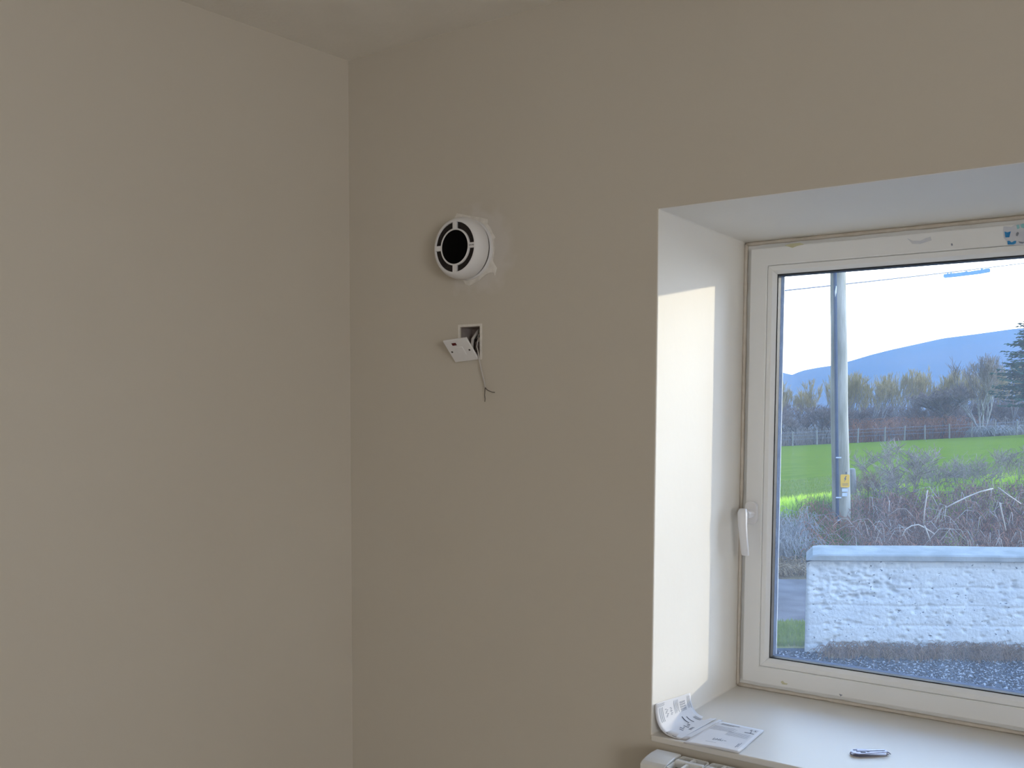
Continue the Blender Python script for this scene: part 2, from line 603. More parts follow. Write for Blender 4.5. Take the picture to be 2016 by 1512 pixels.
frame(mb, gx0 - 0.004, gx1 + 0.004, gz0 - 0.004, gz1 + 0.004, 0.0050, 0.418, 0.4350)
mb.build('spacer_bar', m_spacer, win)
mb = MB()
mb.box(gx0 - 0.004, gx0 + 0.0022, 0.4352, 0.4362, gz0, gz1)  # white strip paints in the highlight along the left spacer
mb.build('spacer_highlight', m_bright, win)
mb = MB()       # outer rebate of the sash
frame(mb, SX0 + 0.02, SX1 - 0.02, SZ0 + 0.02, SZ1 - 0.02, 0.012, 0.437, 0.47)
mb.build('outer_rebate', m_upvc, win)
# sealant around the frame, on the fixed frame against the reveal
mb = MB()
random.seed(3)
for (a, b, n) in (((WX0 + 0.004, WZ0 + 0.004), (WX1 - 0.004, WZ0 + 0.004), 60), ((WX0 + 0.004, WZ1 - 0.004), (WX1 - 0.004, WZ1 - 0.004), 60),
                  ((WX0 + 0.004, WZ0 + 0.004), (WX0 + 0.004, WZ1 - 0.004), 50)):
    pts, rs = [], []
    for i in range(n + 1):
        t = i / n
        pts.append((a[0] + (b[0] - a[0]) * t, 0.4005, a[1] + (b[1] - a[1]) * t))
        rs.append(0.0042 + 0.0011 * math.sin(i * 1.7) * random.random())
    mb.tube(pts, rs, 8)
mb.build('sealant', m_caulk, win, smooth=True)

# handle
hd = MB()
hb = Vector((-0.7845, 0.3845, 1.290))
poly = []
for i in range(28):
    t = 2 * math.pi * i / 28
    cx_, cz_ = math.cos(t), math.sin(t)
    ex = 0.0145 * math.copysign(abs(cx_) ** 0.7, cx_)
    ez = 0.025 * math.copysign(abs(cz_) ** 0.6, cz_)
    poly.append((hb.x + ex, 0.3845, hb.z + ez))
hd.prism(poly, (0, -0.010, 0))
hdl = hd.build('handle', m_white, win, bevel=0.002)
nk = MB()
nk.tube([(hb.x, 0.376, hb.z - 0.001), (hb.x, 0.360, hb.z - 0.001), (hb.x, 0.348, hb.z - 0.002)], [0.0098, 0.0088, 0.0095], 20)
nk.build('handle_neck', m_white, hdl, angle=40)
lv = MB()
sec = []
path = [(0.338, 0.0075, 0.0065, 0.012), (0.334, 0.0100, 0.0075, 0.004), (0.333, 0.0095, 0.0065, -0.018), (0.336, 0.0088, 0.0055, -0.045),
        (0.341, 0.0083, 0.0050, -0.070), (0.344, 0.0082, 0.0048, -0.086), (0.345, 0.0072, 0.0040, -0.089)]
vs, fs = [], []
nq = 12
for (yy, hw, ht, dz) in path:
    for i in range(nq):
        t = 2 * math.pi * i / nq
        c_, s_ = math.cos(t), math.sin(t)
        vs.append((hb.x - 0.001 + 0.004 * (dz / -0.09) + hw * math.copysign(abs(c_) ** 0.5, c_), yy + ht * math.copysign(abs(s_) ** 0.5, s_), hb.z + dz))
for j in range(len(path) - 1):
    for i in range(nq):
        fs.append((j * nq + i, j * nq + (i + 1) % nq, (j + 1) * nq + (i + 1) % nq, (j + 1) * nq + i))
fs += [tuple(range(nq)), tuple(range((len(path) - 1) * nq, len(path) * nq))]
lv.add(vs, fs)
lv.build('lever', m_white, hdl, smooth=True, bevel=0.001)


# residue of a blue printed protective film on the sash head, small dabs
def flakes(name, polys, m_, parent, yv=0.3849, th=0.0004, lab=None, flat=True):
    mb = MB()
    for p in polys:
        mb.prism([P(x, y, 1, yv) for x, y in p], (0, -th, 0))
    o = mb.build(name, m_, parent)
    if lab:
        o['label'] = lab
    return o


Z1 = lambda pts: [(1820 + x / 10.286, 420 + y / 10.286) for x, y in pts]
flakes('film_residue', [Z1([(1600, 265), (1760, 270), (1830, 230), (1990, 205), (2200, 190), (2200, 660), (1990, 640), (1700, 650), (1660, 560), (1610, 500), (1590, 380)])],
       m_film, win, 0.38485, 0.0002, 'pale torn film residue on the sash head')
flakes('film_lettering', [Z1([(1620, 370), (1680, 385), (1750, 365), (1720, 485), (1640, 488)]),
                          Z1([(1680, 560), (1720, 555), (1770, 590), (1815, 560), (1860, 555), (1850, 610), (1800, 632), (1685, 632)])],
       m_blue, win, 0.38455, 0.0004, 'blue letter remnants of a torn film')
flakes('film_lettering', [Z1([(1940, 225), (2030, 205), (2120, 220), (2120, 300), (2060, 310), (1960, 290)]),
                          Z1([(1860, 240), (1920, 232), (1930, 300), (1880, 320)])], m_teal, win, 0.38455, 0.0004, 'teal letter remnants of a torn film')
flakes('film_lettering', [Z1([(1860, 400), (1890, 375), (1915, 400), (1880, 465), (1855, 450)]),
                          Z1([(1900, 570), (1990, 580), (2050, 575), (1990, 610), (1930, 605)])], m_ink, win, 0.38455, 0.0004, 'grey letter remnants of a torn film')
flakes('dried_dab', [[(1537, 1342), (1541, 1340), (1544, 1344), (1551, 1346), (1549, 1348), (1540, 1347)]], m_putty, win)
flakes('dried_dab', [[(1786, 469), (1797, 474), (1812, 474), (1822, 469), (1832, 466), (1834, 473), (1812, 480), (1796, 480)]], m_film, win)
flakes('dried_dab', [[(1545, 483), (1556, 480), (1575, 478), (1583, 481), (1570, 484), (1560, 488)]], m_putty, win)
flakes('dried_dab', [[(1652, 1366), (1659, 1368), (1655, 1371)]], m_ink, win)
flakes('dried_dab', [[(1872, 480), (1875, 479), (1876, 483), (1873, 484)]], m_ink, win)

# torn strip of blue tape on the inside of the pane
pts = [(1857, 545), (1858, 540), (1864, 539), (1866, 535), (1867.5, 539), (1871, 538), (1872.5, 533), (1874, 538), (1884, 537), (1898, 535.5), (1903, 533),
       (1906, 535), (1917, 533), (1931, 531), (1933, 526), (1935.5, 530.5), (1940, 529), (1948, 528), (1950, 531), (1949, 536), (1930, 539.5), (1905, 542.5), (1880, 545.5), (1860, 547.5)]
mb = MB()
mb.prism([P(x, y, 1, 0.4138) for x, y in pts], (0, -0.0006, 0))
tp = mb.build('tape_strip', m_blue2)
tag(tp, 'torn strip of blue tape stuck near the top of the window pane', 'tape')

# ------------------------------------------------------------------ alarm
AC = (-1.257, 0.0, 1.8365)
al_ = empty('smoke_alarm', (AC[0], 0, AC[2]))
tag(al_, 'round white smoke alarm with black centre disc mounted on the beige wall', 'smoke alarm')
mb = MB()
mb.ring(AC, [(0.0, -0.0005), (0.0612, -0.0005), (0.0612, -0.0075), (0.059, -0.009), (0.0, -0.009)], 64)
mb.build('base_plate', m_white, al_, angle=30)
mb = MB()
mb.ring(AC, [(0.0578, -0.0085), (0.0578, -0.0165)], 64)
mb.build('gap_shade_ring', m_dark, al_, smooth=True)  # dark colour paints in the shade of the gap behind the housing
mb = MB()
mb.ring(AC, [(0.056, -0.0155), (0.0610, -0.0155), (0.0625, -0.024), (0.0625, -0.031), (0.0612, -0.038), (0.0585, -0.044), (0.0550, -0.0482),
             (0.0515, -0.0500), (0.0505, -0.0500), (0.0500, -0.0490), (0.0500, -0.044)], 72)
mb.build('housing', m_white, al_, angle=50)
mb = MB()
mb.ring(AC, [(0.0372, -0.044), (0.0372, -0.0495), (0.0365, -0.0502), (0.0345, -0.0502), (0.0338, -0.0492), (0.0338, -0.044)], 64)
mb.build('inner_ring', m_white, al_, angle=50)
mb = MB()
mb.ring(AC, [(0.0, -0.0497), (0.0325, -0.0497), (0.0338, -0.0490), (0.0338, -0.044)], 64)
mb.build('centre_disc', m_black, al_, angle=50)
for k in range(4):
    a = math.pi / 2 * k
    mb = MB()
    mb.ring(AC, [(0.0365, -0.0445), (0.0365, -0.0452), (0.0505, -0.0452), (0.0505, -0.0445)], 14, a + 0.09, a + math.pi / 2 - 0.09, close=True)
    for q in range(5):
        rr = 0.0388 + q * 0.0026
        mb.ring(AC, [(rr, -0.0450), (rr, -0.0468), (rr + 0.0007, -0.0468), (rr + 0.0007, -0.0450)], 14, a + 0.09, a + math.pi / 2 - 0.09, close=True)
    mb.build('vent_grille', m_dark, al_)
    mb = MB()
    d = Vector((math.cos(a), 0, math.sin(a)))
    n = Vector((-math.sin(a), 0, math.cos(a)))
    c = Vector(AC)
    poly = [c + d * r_ + n * s_ + Vector((0, -0.0502, 0)) for r_, s_ in ((0.0362, -0.0052), (0.0512, -0.0052), (0.0512, 0.0052), (0.0362, 0.0052))]
    mb.prism(poly, (0, 0.006, 0))
    mb.build('bridge', m_white, al_, bevel=0.0004)
mb = MB()       # tiny grey logo lettering on the right bridge
base = Vector(AC) + Vector((0.0385, -0.0505, -0.001))
strokes = [[(0, 0), (1.2, 1.6), (0.3, 2.2), (-0.2, 1.2), (0, 0), (1.6, 0.1)], [(2.4, 0), (2.5, 2)], [(3.6, 1.8), (2.9, 1.2), (3.2, 0.1), (4.2, 0.3)],
           [(5, 0), (5, 2)], [(5, 1), (6.2, 1.2)], [(6.2, 2), (6.3, 0)], [(7.2, 0), (8.4, 0.2), (8.4, 1.5), (7.3, 1.7), (7.2, 0)]]
for s_ in strokes:
    mb.tube([base + Vector((x * 0.0014, 0, y * 0.0011)) for x, y in s_], 0.0003, 4)
mb.build('lettering', m_grey, al_)

out_px = [(900, 420), (925, 425), (943, 428), (953, 430), (961, 432), (960, 441), (966, 448), (970, 458), (976, 468), (973, 472), (974, 485), (973, 500), (971, 513),
          (974, 520), (979, 528), (977, 534), (975, 543), (972, 537), (966, 537), (957, 541), (949, 547), (944, 553), (936, 556), (931, 560), (924, 563), (917, 560),
          (913, 553), (900, 548), (890, 520), (885, 470), (890, 440)]
mb = MB()
mb.prism([P(x, y, 1, -0.0003) for x, y in out_px], (0, -0.0015, 0))
fp = mb.build('filler_patch', m_filler, bevel=0.0006)
tag(fp, 'ragged white filler patch on the wall around the alarm base', 'filler')

# ------------------------------------------------------------------ open switch box and hanging switch
bxo = empty('back_box', ((BX0 + BX1) / 2, 0.02, (BZ0 + BZ1) / 2))
tag(bxo, 'open recessed metal back box in the wall below the alarm', 'electrical box')
mb = MB()
t_ = 0.0012
g = 0.0006
mb.box(BX0 + g, BX1 - g, 0.0385, 0.0385 + t_, BZ0 + g, BZ1 - g)
mb.box(BX0 + g, BX0 + g + t_, 0.004, 0.0385, BZ0 + g, BZ1 - g)
mb.box(BX1 - g - t_, BX1 - g, 0.004, 0.0385, BZ0 + g, BZ1 - g)
mb.box(BX0 + g + t_, BX1 - g - t_, 0.004, 0.0385, BZ0 + g, BZ0 + g + t_)
mb.box(BX0 + g + t_, BX1 - g - t_, 0.004, 0.0385, BZ1 - g - t_, BZ1 - g)
mb.build('box_shell', m_galv, bxo)
for xx in (BX0 + 0.0025, BX1 - 0.0095):
    mb = MB()
    mb.box(xx, xx + 0.007, 0.0045, 0.0058, 1.648, 1.656)
    mb.build('fixing_lug', m_galv, bxo)
mb = MB()
mb.ring((BX0 + 0.013, 0.0380, 1.655), [(0.0, 0.0), (0.0026, 0.0), (0.0026, -0.001), (0.0, -0.001)], 12)
mb.ring((BX1 - 0.016, 0.0380, 1.668), [(0.0, 0.0), (0.0075, 0.0), (0.0075, -0.001), (0.0, -0.001)], 16)
mb.build('knockout', m_black, bxo)
mb = MB()       # plaster rim round the box opening
x0, x1, z0, z1 = BX0 - 0.0005, BX1 + 0.0005, BZ0 - 0.0005, BZ1 + 0.0005
for (a, b, c, d) in ((x0 - 0.0035, x0 + 0.0015, z0 - 0.002, z1 + 0.0035), (x1 - 0.0015, x1 + 0.0040, z0 - 0.002, z1 + 0.0035),
                     (x0 + 0.0015, x1 - 0.0015, z1 - 0.0015, z1 + 0.0035), (x0 + 0.0015, x1 - 0.0015, z0 - 0.002, z0 + 0.0015)):
    mb.box(a, b, -0.0012, -0.0002, c, d)
mb.build('filler_rim', m_filler, bxo)

# tail of cables inside the box
mb = MB()
mb.tube([(-1.252, 0.030, 1.681 - 0.003), (-1.255, 0.020, 1.668), (-1.259, 0.012, 1.655), (-1.258, 0.008, 1.640), (-1.252, 0.002, 1.628)], 0.0032, 10)
cb = mb.build('cable_tail', m_cable, smooth=True)
tag(cb, 'short grey white cable tail coming down inside the back box', 'cable')
mb = MB()
mb.tube([(-1.238, 0.034, 1.672), (-1.241, 0.020, 1.660), (-1.247, 0.010, 1.644), (-1.243, 0.006, 1.628)], 0.0018, 8)
mb.tube([(-1.262, 0.030, 1.664), (-1.260, 0.016, 1.650), (-1.262, 0.008, 1.635), (-1.258, -0.004, 1.624)], 0.0014, 8)
mb.tube([(-1.252, 0.030, 1.666), (-1.256, 0.014, 1.648), (-1.250, 0.006, 1.630), (-1.254, -0.006, 1.622)], 0.0014, 8)
cc = mb.build('core_wires', m_brown, cb, smooth=True)
mb = MB()
mb.box(-1.243, -1.232, 0.014, 0.026, 1.655, 1.6795)
mb.build('sleeve', m_greencab, cb, bevel=0.002)

# hanging switch plate : square, tipped forward and down
s = 0.0584 / 2
Kp = 0.7785
Rw = Matrix.Rotation(Vector((0.7853, -0.041, 0.1206)).length, 3, Vector((0.7853, -0.041, 0.1206)).normalized())
ctr = Vector(CAM) + (Vector((-1.6194, 0.4112, 1.6659)) - Vector(CAM)) * Kp
sw = empty('fused_switch', ctr)
tag(sw, 'square white switch plate hanging loose below the open back box', 'switch')


def L(x, y, z):       # local: x right, y into the plate, z up
    return ctr + Rw @ Vector((x, y, z))


def lbox(mb, x0, x1, y0, y1, z0, z1):
    vs = [L(x, y, z) for x in (x0, x1) for y in (y0, y1) for z in (z0, z1)]
    mb.add(vs, [(0, 1, 3, 2), (4, 6, 7, 5), (0, 4, 5, 1), (2, 3, 7, 6), (0, 2, 6, 4), (1, 5, 7, 3)])


mb = MB()
lbox(mb, -s, s, 0, 0.0045, -s, s)
mb.build('face_plate', m_white, sw, bevel=0.0014, seg=3)
mb = MB()
lbox(mb, -s * 0.62, s * 0.62, 0.0045, 0.012, -s * 0.55, s * 0.68)
mb.build('switch_body', m_white, sw, bevel=0.001)
mb = MB()
lbox(mb, -0.0115, -0.0010, -0.0006, 0.001, 0.0150, 0.0212)
mb.build('neon_indicator', m_red, sw)['label'] = 'small dark red indicator lens'
mb = MB()
lbox(mb, -0.0095, 0.0095, -0.0016, 0.001, -0.012, 0.010)
mb.build('rocker', m_white, sw, bevel=0.0012)
for xx in (-0.0215, 0.0215):
    mb = MB()
    vs = [L(xx + 0.0021 * math.cos(2 * math.pi * i / 12), -0.0005, -0.001 + 0.0021 * math.sin(2 * math.pi * i / 12)) for i in range(12)]
    mb.prism(vs, Rw @ Vector((0, 0.001, 0)))
    mb.build('screw_hole', m_dark, sw)

# cable that hangs below the box, ending in two bare cores
pth = [Vector((-1.243, 0.012, 1.664)), Vector((-1.241, 0.006, 1.650)), Vector((-1.238, -0.001, 1.638))] + \
      [P(x, y, 1, yy) for x, y, yy in ((941, 692, -0.006), (944, 710, -0.008), (948, 730, -0.008), (953, 750, -0.007), (955.5, 763, -0.006))]
mb = MB()
mb.tube(pth, 0.0014, 8)
hc = mb.build('bell_wire', m_cable, smooth=True)
tag(hc, 'thin white twin wire dangling down the wall with split dark ends', 'cable')
mb = MB()
mb.tube([P(x, y, 1, -0.006) for x, y in ((955.5, 763), (954.5, 770), (954, 778), (955, 785), (954.5, 791))], 0.0007, 6)
mb.build('wire_core', m_brown, hc, smooth=True)
mb = MB()
mb.tube([P(x, y, 1, -0.006) for x, y in ((955.5, 763), (959, 767.5), (964, 770), (969, 772), (974, 772.5))], 0.0007, 6)
mb.build('wire_core', m_brown, hc, smooth=True)


# ------------------------------------------------------------------ leaflets on the sill
def sheet(name, S, na, nb, m_, th=0.0004, parent=None):
    mb = MB()
    vs = [S(i / na, j / nb, 0) for i in range(na + 1) for j in range(nb + 1)] + [S(i / na, j / nb, -th) for i in range(na + 1) for j in range(nb + 1)]
    q = (na + 1) * (nb + 1)
    fs = []
    for i in range(na):
        for j in range(nb):
            a = i * (nb + 1) + j
            b = a + nb + 1
            fs += [(a, b, b + 1, a + 1), (q + a, q + a + 1, q + b + 1, q + b)]
    for i in range(na):
        a, b = i * (nb + 1), (i + 1) * (nb + 1)
        fs += [(a, q + a, q + b, b), (a + nb, b + nb, q + b + nb, q + a + nb)]
    for j in range(nb):
        fs += [(j, j + 1, q + j + 1, q + j), (na * (nb + 1) + j, q + na * (nb + 1) + j, q + na * (nb + 1) + j + 1, na * (nb + 1) + j + 1)]
    mb.add(vs, fs)
    return mb.build(name, m_, parent, smooth=True)


def printed(name, S, rects, m_, parent, lift=0.00025):
    mb = MB()
    for a0, a1, b0, b1 in rects:
        na, nb = max(1, int(abs(a1 - a0) * 16)), max(1, int(abs(b1 - b0) * 16))
        vs = [S(a0 + (a1 - a0) * i / na, b0 + (b1 - b0) * j / nb, lift) for i in range(na + 1) for j in range(nb + 1)]
        mb.add(vs, [(i * (nb + 1) + j, (i + 1) * (nb + 1) + j, (i + 1) * (nb + 1) + j + 1, i * (nb + 1) + j + 1) for i in range(na) for j in range(nb)])
    return tag(mb.build(name, m_, parent), kind='stuff')


# curled leaflet: a runs front (0) to back (1), b runs from its foot on the sill up the reveal
prof0 = [(-0.7600, 0.9022), (-0.7700, 0.9024), (-0.7800, 0.9034), (-0.7890, 0.9056), (-0.7975, 0.9098), (-0.8050, 0.9170), (-0.8105, 0.9270),
         (-0.8140, 0.9390), (-0.8155, 0.9500), (-0.8160, 0.9580)]


def curve(pr, b):
    x = b * (len(pr) - 1)
    i = min(int(x), len(pr) - 2)
    f = x - i
    p0, p1, p2, p3 = pr[max(i - 1, 0)], pr[i], pr[i + 1], pr[min(i + 2, len(pr) - 1)]
    return [0.5 * ((2 * p1[k]) + (-p0[k] + p2[k]) * f + (2 * p0[k] - 5 * p1[k] + 4 * p2[k] - p3[k]) * f * f + (-p0[k] + 3 * p1[k] - 3 * p2[k] + p3[k]) * f ** 3)
            for k in range(2)]


def S1(a, b, h, dx=0.0, dz=0.0):
    x, z = curve(prof0, b)
    x2, z2 = curve(prof0, min(b + 0.01, 1))
    x1, z1 = curve(prof0, max(b - 0.01, 0))
    tx, tz = x2 - x1, z2 - z1
    l = math.hypot(tx, tz) or 1
    nx, nz = tz / l, -tx / l        # towards the room side (up / right)
    if nz < 0 and nx < 0:
        nx, nz = -nx, -nz
    y = 0.004 + 0.150 * a + 0.003 * b
    dz -= 0.015 * a * b
    return Vector((x + nx * h + 0.006 * (a - 0.5) * (1 - b) + dx, y, z + nz * h + dz))


lf = sheet('curled_leaflet', S1, 12, 30, m_paper)
tag(lf, 'white printed leaflet curling up against the left window reveal', 'leaflet')
S1b = lambda a, b, h: S1(a * 0.98 + 0.01, 0.0 + b * 0.45, h - 0.0007) + Vector((0.013 * (1 - b), 0.002, 0))
sheet('back_page', S1b, 6, 12, m_paper, parent=lf)
R = []
for i in range(4):
    R.append((0.06, 0.25 - 0.02 * (i % 2), 0.955 - i * 0.022, 0.962 - i * 0.022))
random.seed(11)
for c0 in (0.10, 0.14, 0.18):
    R.append((c0, c0 + 0.012, 0.60, 0.86))
for i in range(7):
    R.append((0.25 + 0.02 * (i % 3), 0.29 + 0.02 * (i % 3), 0.66 + i * 0.022, 0.672 + i * 0.022))
    R.append((0.38 + 0.012 * (i % 3), 0.42 + 0.02 * (i % 2), 0.67 + i * 0.02, 0.680 + i * 0.02))
for c0 in (0.50, 0.535, 0.57, 0.605, 0.88, 0.915, 0.95):
    R.append((c0, c0 + 0.010, 0.64 + 0.05 * random.random(), 0.92))
for i in range(9):
    R.append((0.66, 0.82, 0.66 + i * 0.022, 0.668 + i * 0.022 + 0.006 * (i % 2)))
for c0 in (0.83, 0.86, 0.89):
    R.append((c0, c0 + 0.012, 0.25, 0.45))
for i in range(6):
    R.append((0.30 + 0.05 * i, 0.325 + 0.05 * i, 0.20 + 0.03 * (i % 3), 0.30 + 0.04 * (i % 2)))
for i in range(4):
    R.append((0.40 + 0.03 * i, 0.42 + 0.03 * i, 0.10, 0.16))
printed('printed_text', S1, R, m_ink, lf)
printed('printed_heading', S1, [(0.60, 0.625, 0.34, 0.56), (0.70, 0.72, 0.30, 0.52), (0.03, 0.045, 0.12, 0.38)], m_inkdark, lf)

# flat leaflet
c00, c10, c11, c01 = Vector((-0.748, -0.012, 0.9032)), Vector((-0.645, -0.002, 0.9032)), Vector((-0.653, 0.138, 0.9030)), Vector((-0.744, 0.139, 0.9030))


def S2(a, b, h):   # a to the right, b to the back
    p = (c00 * (1 - a) + c10 * a) * (1 - b) + (c01 * (1 - a) + c11 * a) * b
    return p + Vector((0, 0, h + 0.0012 * math.sin(math.pi * a) * math.sin(math.pi * (0.2 + 0.8 * b)) + 0.0005))


lf2 = sheet('flat_leaflet', S2, 14, 14, m_paper)
tag(lf2, 'flat white printed leaflet lying at the front edge of the sill', 'leaflet')
S2b = lambda a, b, h: S2(a, b, h - 0.0009) + Vector((0.001, -0.0006, 0))
sheet('back_page', S2b, 6, 6, m_paper, parent=lf2)
R = []
for i in range(3):
    R.append((0.12, 0.52 - 0.1 * (i == 2), 0.925 - i * 0.022, 0.933 - i * 0.022))
for i in range(6):
    R.append((0.05, 0.50 + 0.06 * (i % 2), 0.80 - i * 0.03, 0.806 - i * 0.03))
for i in range(5):
    R.append((0.45, 0.90, 0.66 - i * 0.035, 0.666 - i * 0.035))
R += [(0.30, 0.50, 0.17, 0.176), (0.86, 0.875, 0.14, 0.30), (0.89, 0.90, 0.16, 0.34)]
printed('printed_text', S2, R, m_ink, lf2)
R = [(0.72, 0.92, 0.745, 0.765), (0.825, 0.84, 0.765, 0.835),
     (0.78, 0.83, 0.85, 0.858), (0.78, 0.83, 0.895, 0.903), (0.78, 0.79, 0.85, 0.90), (0.80, 0.81, 0.85, 0.90),
     (0.85, 0.93, 0.85, 0.858), (0.85, 0.93, 0.895, 0.903), (0.88, 0.895, 0.85, 0.90),
     (0.37, 0.382, 0.26, 0.33), (0.37, 0.41, 0.26, 0.27), (0.405, 0.415, 0.26, 0.31), (0.43, 0.44, 0.26, 0.33), (0.43, 0.48, 0.29, 0.30),
     (0.475, 0.485, 0.26, 0.33), (0.50, 0.51, 0.27, 0.34), (0.50, 0.55, 0.27, 0.28), (0.545, 0.555, 0.27, 0.31), (0.57, 0.62, 0.29, 0.30)]
printed('printed_heading', S2, R, m_inkdark, lf2)

# ------------------------------------------------------------------ clipper on the sill
kc = Vector((-0.452, 0.128, 0.9008))
ax = Vector((0.057, 0.040, 0)).normalized()
ay = Vector((-ax.y, ax.x, 0))
clp = empty('nail_clipper', kc)
tag(clp, 'small flat steel clipper with dark slots lying on the sill', 'nail clipper')


def K(x, y, z):
    return kc + ax * x + ay * y + Vector((0, 0, z))


def outline(sc=1.0):
    top, n = [], 26
    pts = []
    for i in range(n + 1):
        t = i / n
        x = -0.034 + 0.064 * t
        if t < 0.25:
            h = 0.0135 * math.sqrt(max(0, 1 - ((0.25 - t) / 0.25) ** 2))
        else:
            h = 0.0135 - 0.0070 * ((t - 0.25) / 0.75) ** 0.8
        pts.append((x, h * sc))
    return pts


def plate(name, zf, th, m_, parent, sc=1.0):
    mb = MB()
    o = outline(sc)
    n = len(o)
    vs = []
    for x, h in o:
        z = zf(x)
        vs += [K(x, -h, z), K(x, h, z), K(x, h, z + th), K(x, -h, z + th)]
    fs = []
    for i in range(n - 1):
        for k in range(4):
            k2 = (k + 1) % 4
            fs.append((i * 4 + k, i * 4 + k2, (i + 1) * 4 + k2, (i + 1) * 4 + k))
    fs += [(0, 1, 2, 3), ((n - 1) * 4 + 3, (n - 1) * 4 + 2, (n - 1) * 4 + 1, (n - 1) * 4)]
    mb.add(vs, fs)
    return mb.build(name, m_, parent, bevel=0.0003)


plate('lower_blade', lambda x: 0.0001, 0.0010, m_steel, clp)
zt = lambda x: 0.0048 + 0.02 * (x + 0.034)
plate('upper_blade', zt, 0.0011, m_steel, clp, 0.97)
mb = MB()
mb.box(0, 0, 0, 0, 0, 0) if False else None
vs = []
for x0, x1, y0, y1 in ((-0.024, 0.027, -0.0014, 0.0014), (-0.027, -0.020, 0.0050, 0.0086), (-0.018, -0.009, -0.0080, -0.0040), (-0.0065, -0.002, -0.0056, -0.0030)):
    q = [K(x, y, zt(x) + 0.00112) for x, y in ((x0, y0), (x1, y0), (x1, y1), (x0, y1))]
    mb.prism(q, (0, 0, 0.0002))
mb.build('cut_out', m_hole, clp)
mb = MB()
mb.tube([K(-0.033, 0, 0.0008), K(-0.0345, 0, 0.0025), K(-0.0335, 0, 0.0045)], 0.0014, 8)
mb.build('spring_end', m_steel, clp, smooth=True)
mb = MB()
mb.tube([K(0.030, 0.001, 0.0050), K(0.0345, -0.001, 0.0036), K(0.0372, -0.0025, 0.0014)], [0.0016, 0.0012, 0.0006], 8)
mb.build('jaw', m_steel, clp, smooth=True)
mb = MB()
mb.tube([K(0.029, -0.004, 0.0030), K(0.033, -0.005, 0.0016)], [0.0014, 0.0008], 8)
mb.build('jaw', m_steel, clp, smooth=True)

# ------------------------------------------------------------------ radiator
rd = empty('radiator', (-0.5, -0.052, 0.12))
tag(rd, 'white column radiator with open grille top below the window sill', 'radiator')
RT = 0.885
mb = MB()       # end panel: curved front shoulder
prof = [(-0.020, RT), (-0.060, RT), (-0.070, RT - 0.0012), (-0.078, RT - 0.0045), (-0.085, RT - 0.010), (-0.085, 0.20), (-0.020, 0.20)]
prof = [(-0.020, RT - 0.0005), (-0.045, RT + 0.0006), (-0.065, RT - 0.001), (-0.078, RT - 0.0035), (-0.0865, RT - 0.0075), (-0.0865, 0.20), (-0.020, 0.20)]
mb.prism([(-0.797, y, z) for y, z in prof], (0.0495, 0, 0))
mb.build('end_panel', m_rad, rd, bevel=0.0022, seg=3)


def section(x0):
    wd = 0.0555
    mb = MB()
    y0, y1 = -0.088, -0.021
    n = 5
    # rounded rectangular rim
    pts = []
    rr = 0.010
    for cx_, cy_, a0 in ((x0 + wd - rr, y1 - rr, 0), (x0 + 0.004, y1 - 0.004, 90), (x0 + 0.004, y0 + 0.004, 180), (x0 + wd - rr, y0 + rr, 270)):
        r_ = rr if cx_ > x0 + 0.02 else 0.004
        for i in range(n):
            a = math.radians(a0 + 90 * i / (n - 1))
            pts.append((cx_ + r_ * math.cos(a), cy_ + r_ * math.sin(a)))
    cxm, cym = x0 + wd / 2, (y0 + y1) / 2
    inner = [(cxm + (x - cxm) * 0.93, cym + (y - cym) * 0.94) for x, y in pts]
    N = len(pts)
    zb = 0.20
    vs = [(x, y, zb) for x, y in pts] + [(x, y, RT - 0.003) for x, y in pts] + [(x, y, RT - 0.003) for x, y in inner] + [(x, y, RT - 0.014) for x, y in inner]
    fs = []
    for i in range(N):
        j = (i + 1) % N
        fs += [(i, j, N + j, N + i), (N + i, N + j, 2 * N + j, 2 * N + i), (2 * N + i, 2 * N + j, 3 * N + j, 3 * N + i)]
    fs += [tuple(range(3 * N, 4 * N)), tuple(range(N - 1, -1, -1))]
    mb.add(vs, fs)
    o = mb.build('section', m_rad, rd)
    mb = MB()
    mb.box(x0 + 0.001, x0 + wd - 0.001, -0.0545, -0.0455, RT - 0.0135, RT - 0.0005)
    mb.build('rail', m_rad, o, bevel=0.0012)
    mb = MB()
    mb.box(x0 + 0.0235, x0 + 0.0285, -0.0845, -0.0555, RT - 0.0135, RT - 0.0025)
    mb.box(x0 + 0.0235, x0 + 0.0285, -0.0445, -0.0245, RT - 0.0135, RT - 0.0025)
    mb.build('rib', m_rad, o)


for k in range(12):
    section(-0.7445 + 0.0585 * k)
for xx in (-0.70, -0.12):
    mb = MB()
    mb.tube([(xx, -0.052, 0.0), (xx, -0.052, 0.201)], 0.010, 12)
    mb.build('feed_pipe', m_rad, rd, smooth=True)

# ================================================================== outdoors
def lerp(a, b, t):
    return a + (b - a) * t


def clamp(x, a=0.0, b=1.0):
    return max(a, min(b, x))


GZ = -0.40


def ground(u, v):
    s_ = clamp(v / max(u, 1) if u > 1 else 0, 0.0, 0.75)
    q = clamp((s_ - 0.24) / 0.25, -0.4, 1.5)
    hb = 0.18 + 0.40 * q
    ff = -1.13 + 1.13 * q
    if u < 11.4:
        z = GZ
    elif u < 13.4:
        t = (u - 11.4) / 2.0
        t = t * t * (3 - 2 * t)
        z = lerp(GZ, hb, t) + 0.06 * noise.noise(Vector((u * 1.7, v * 1.3, 0)))
    elif u < 82:
        t = (u - 13.4) / 68.6
        z = lerp(hb, ff, t ** 0.9)
    elif u < 900:
        z = lerp(ff, -2.0, clamp((u - 82) / 120))
    else:
        z = -2.0
    return z


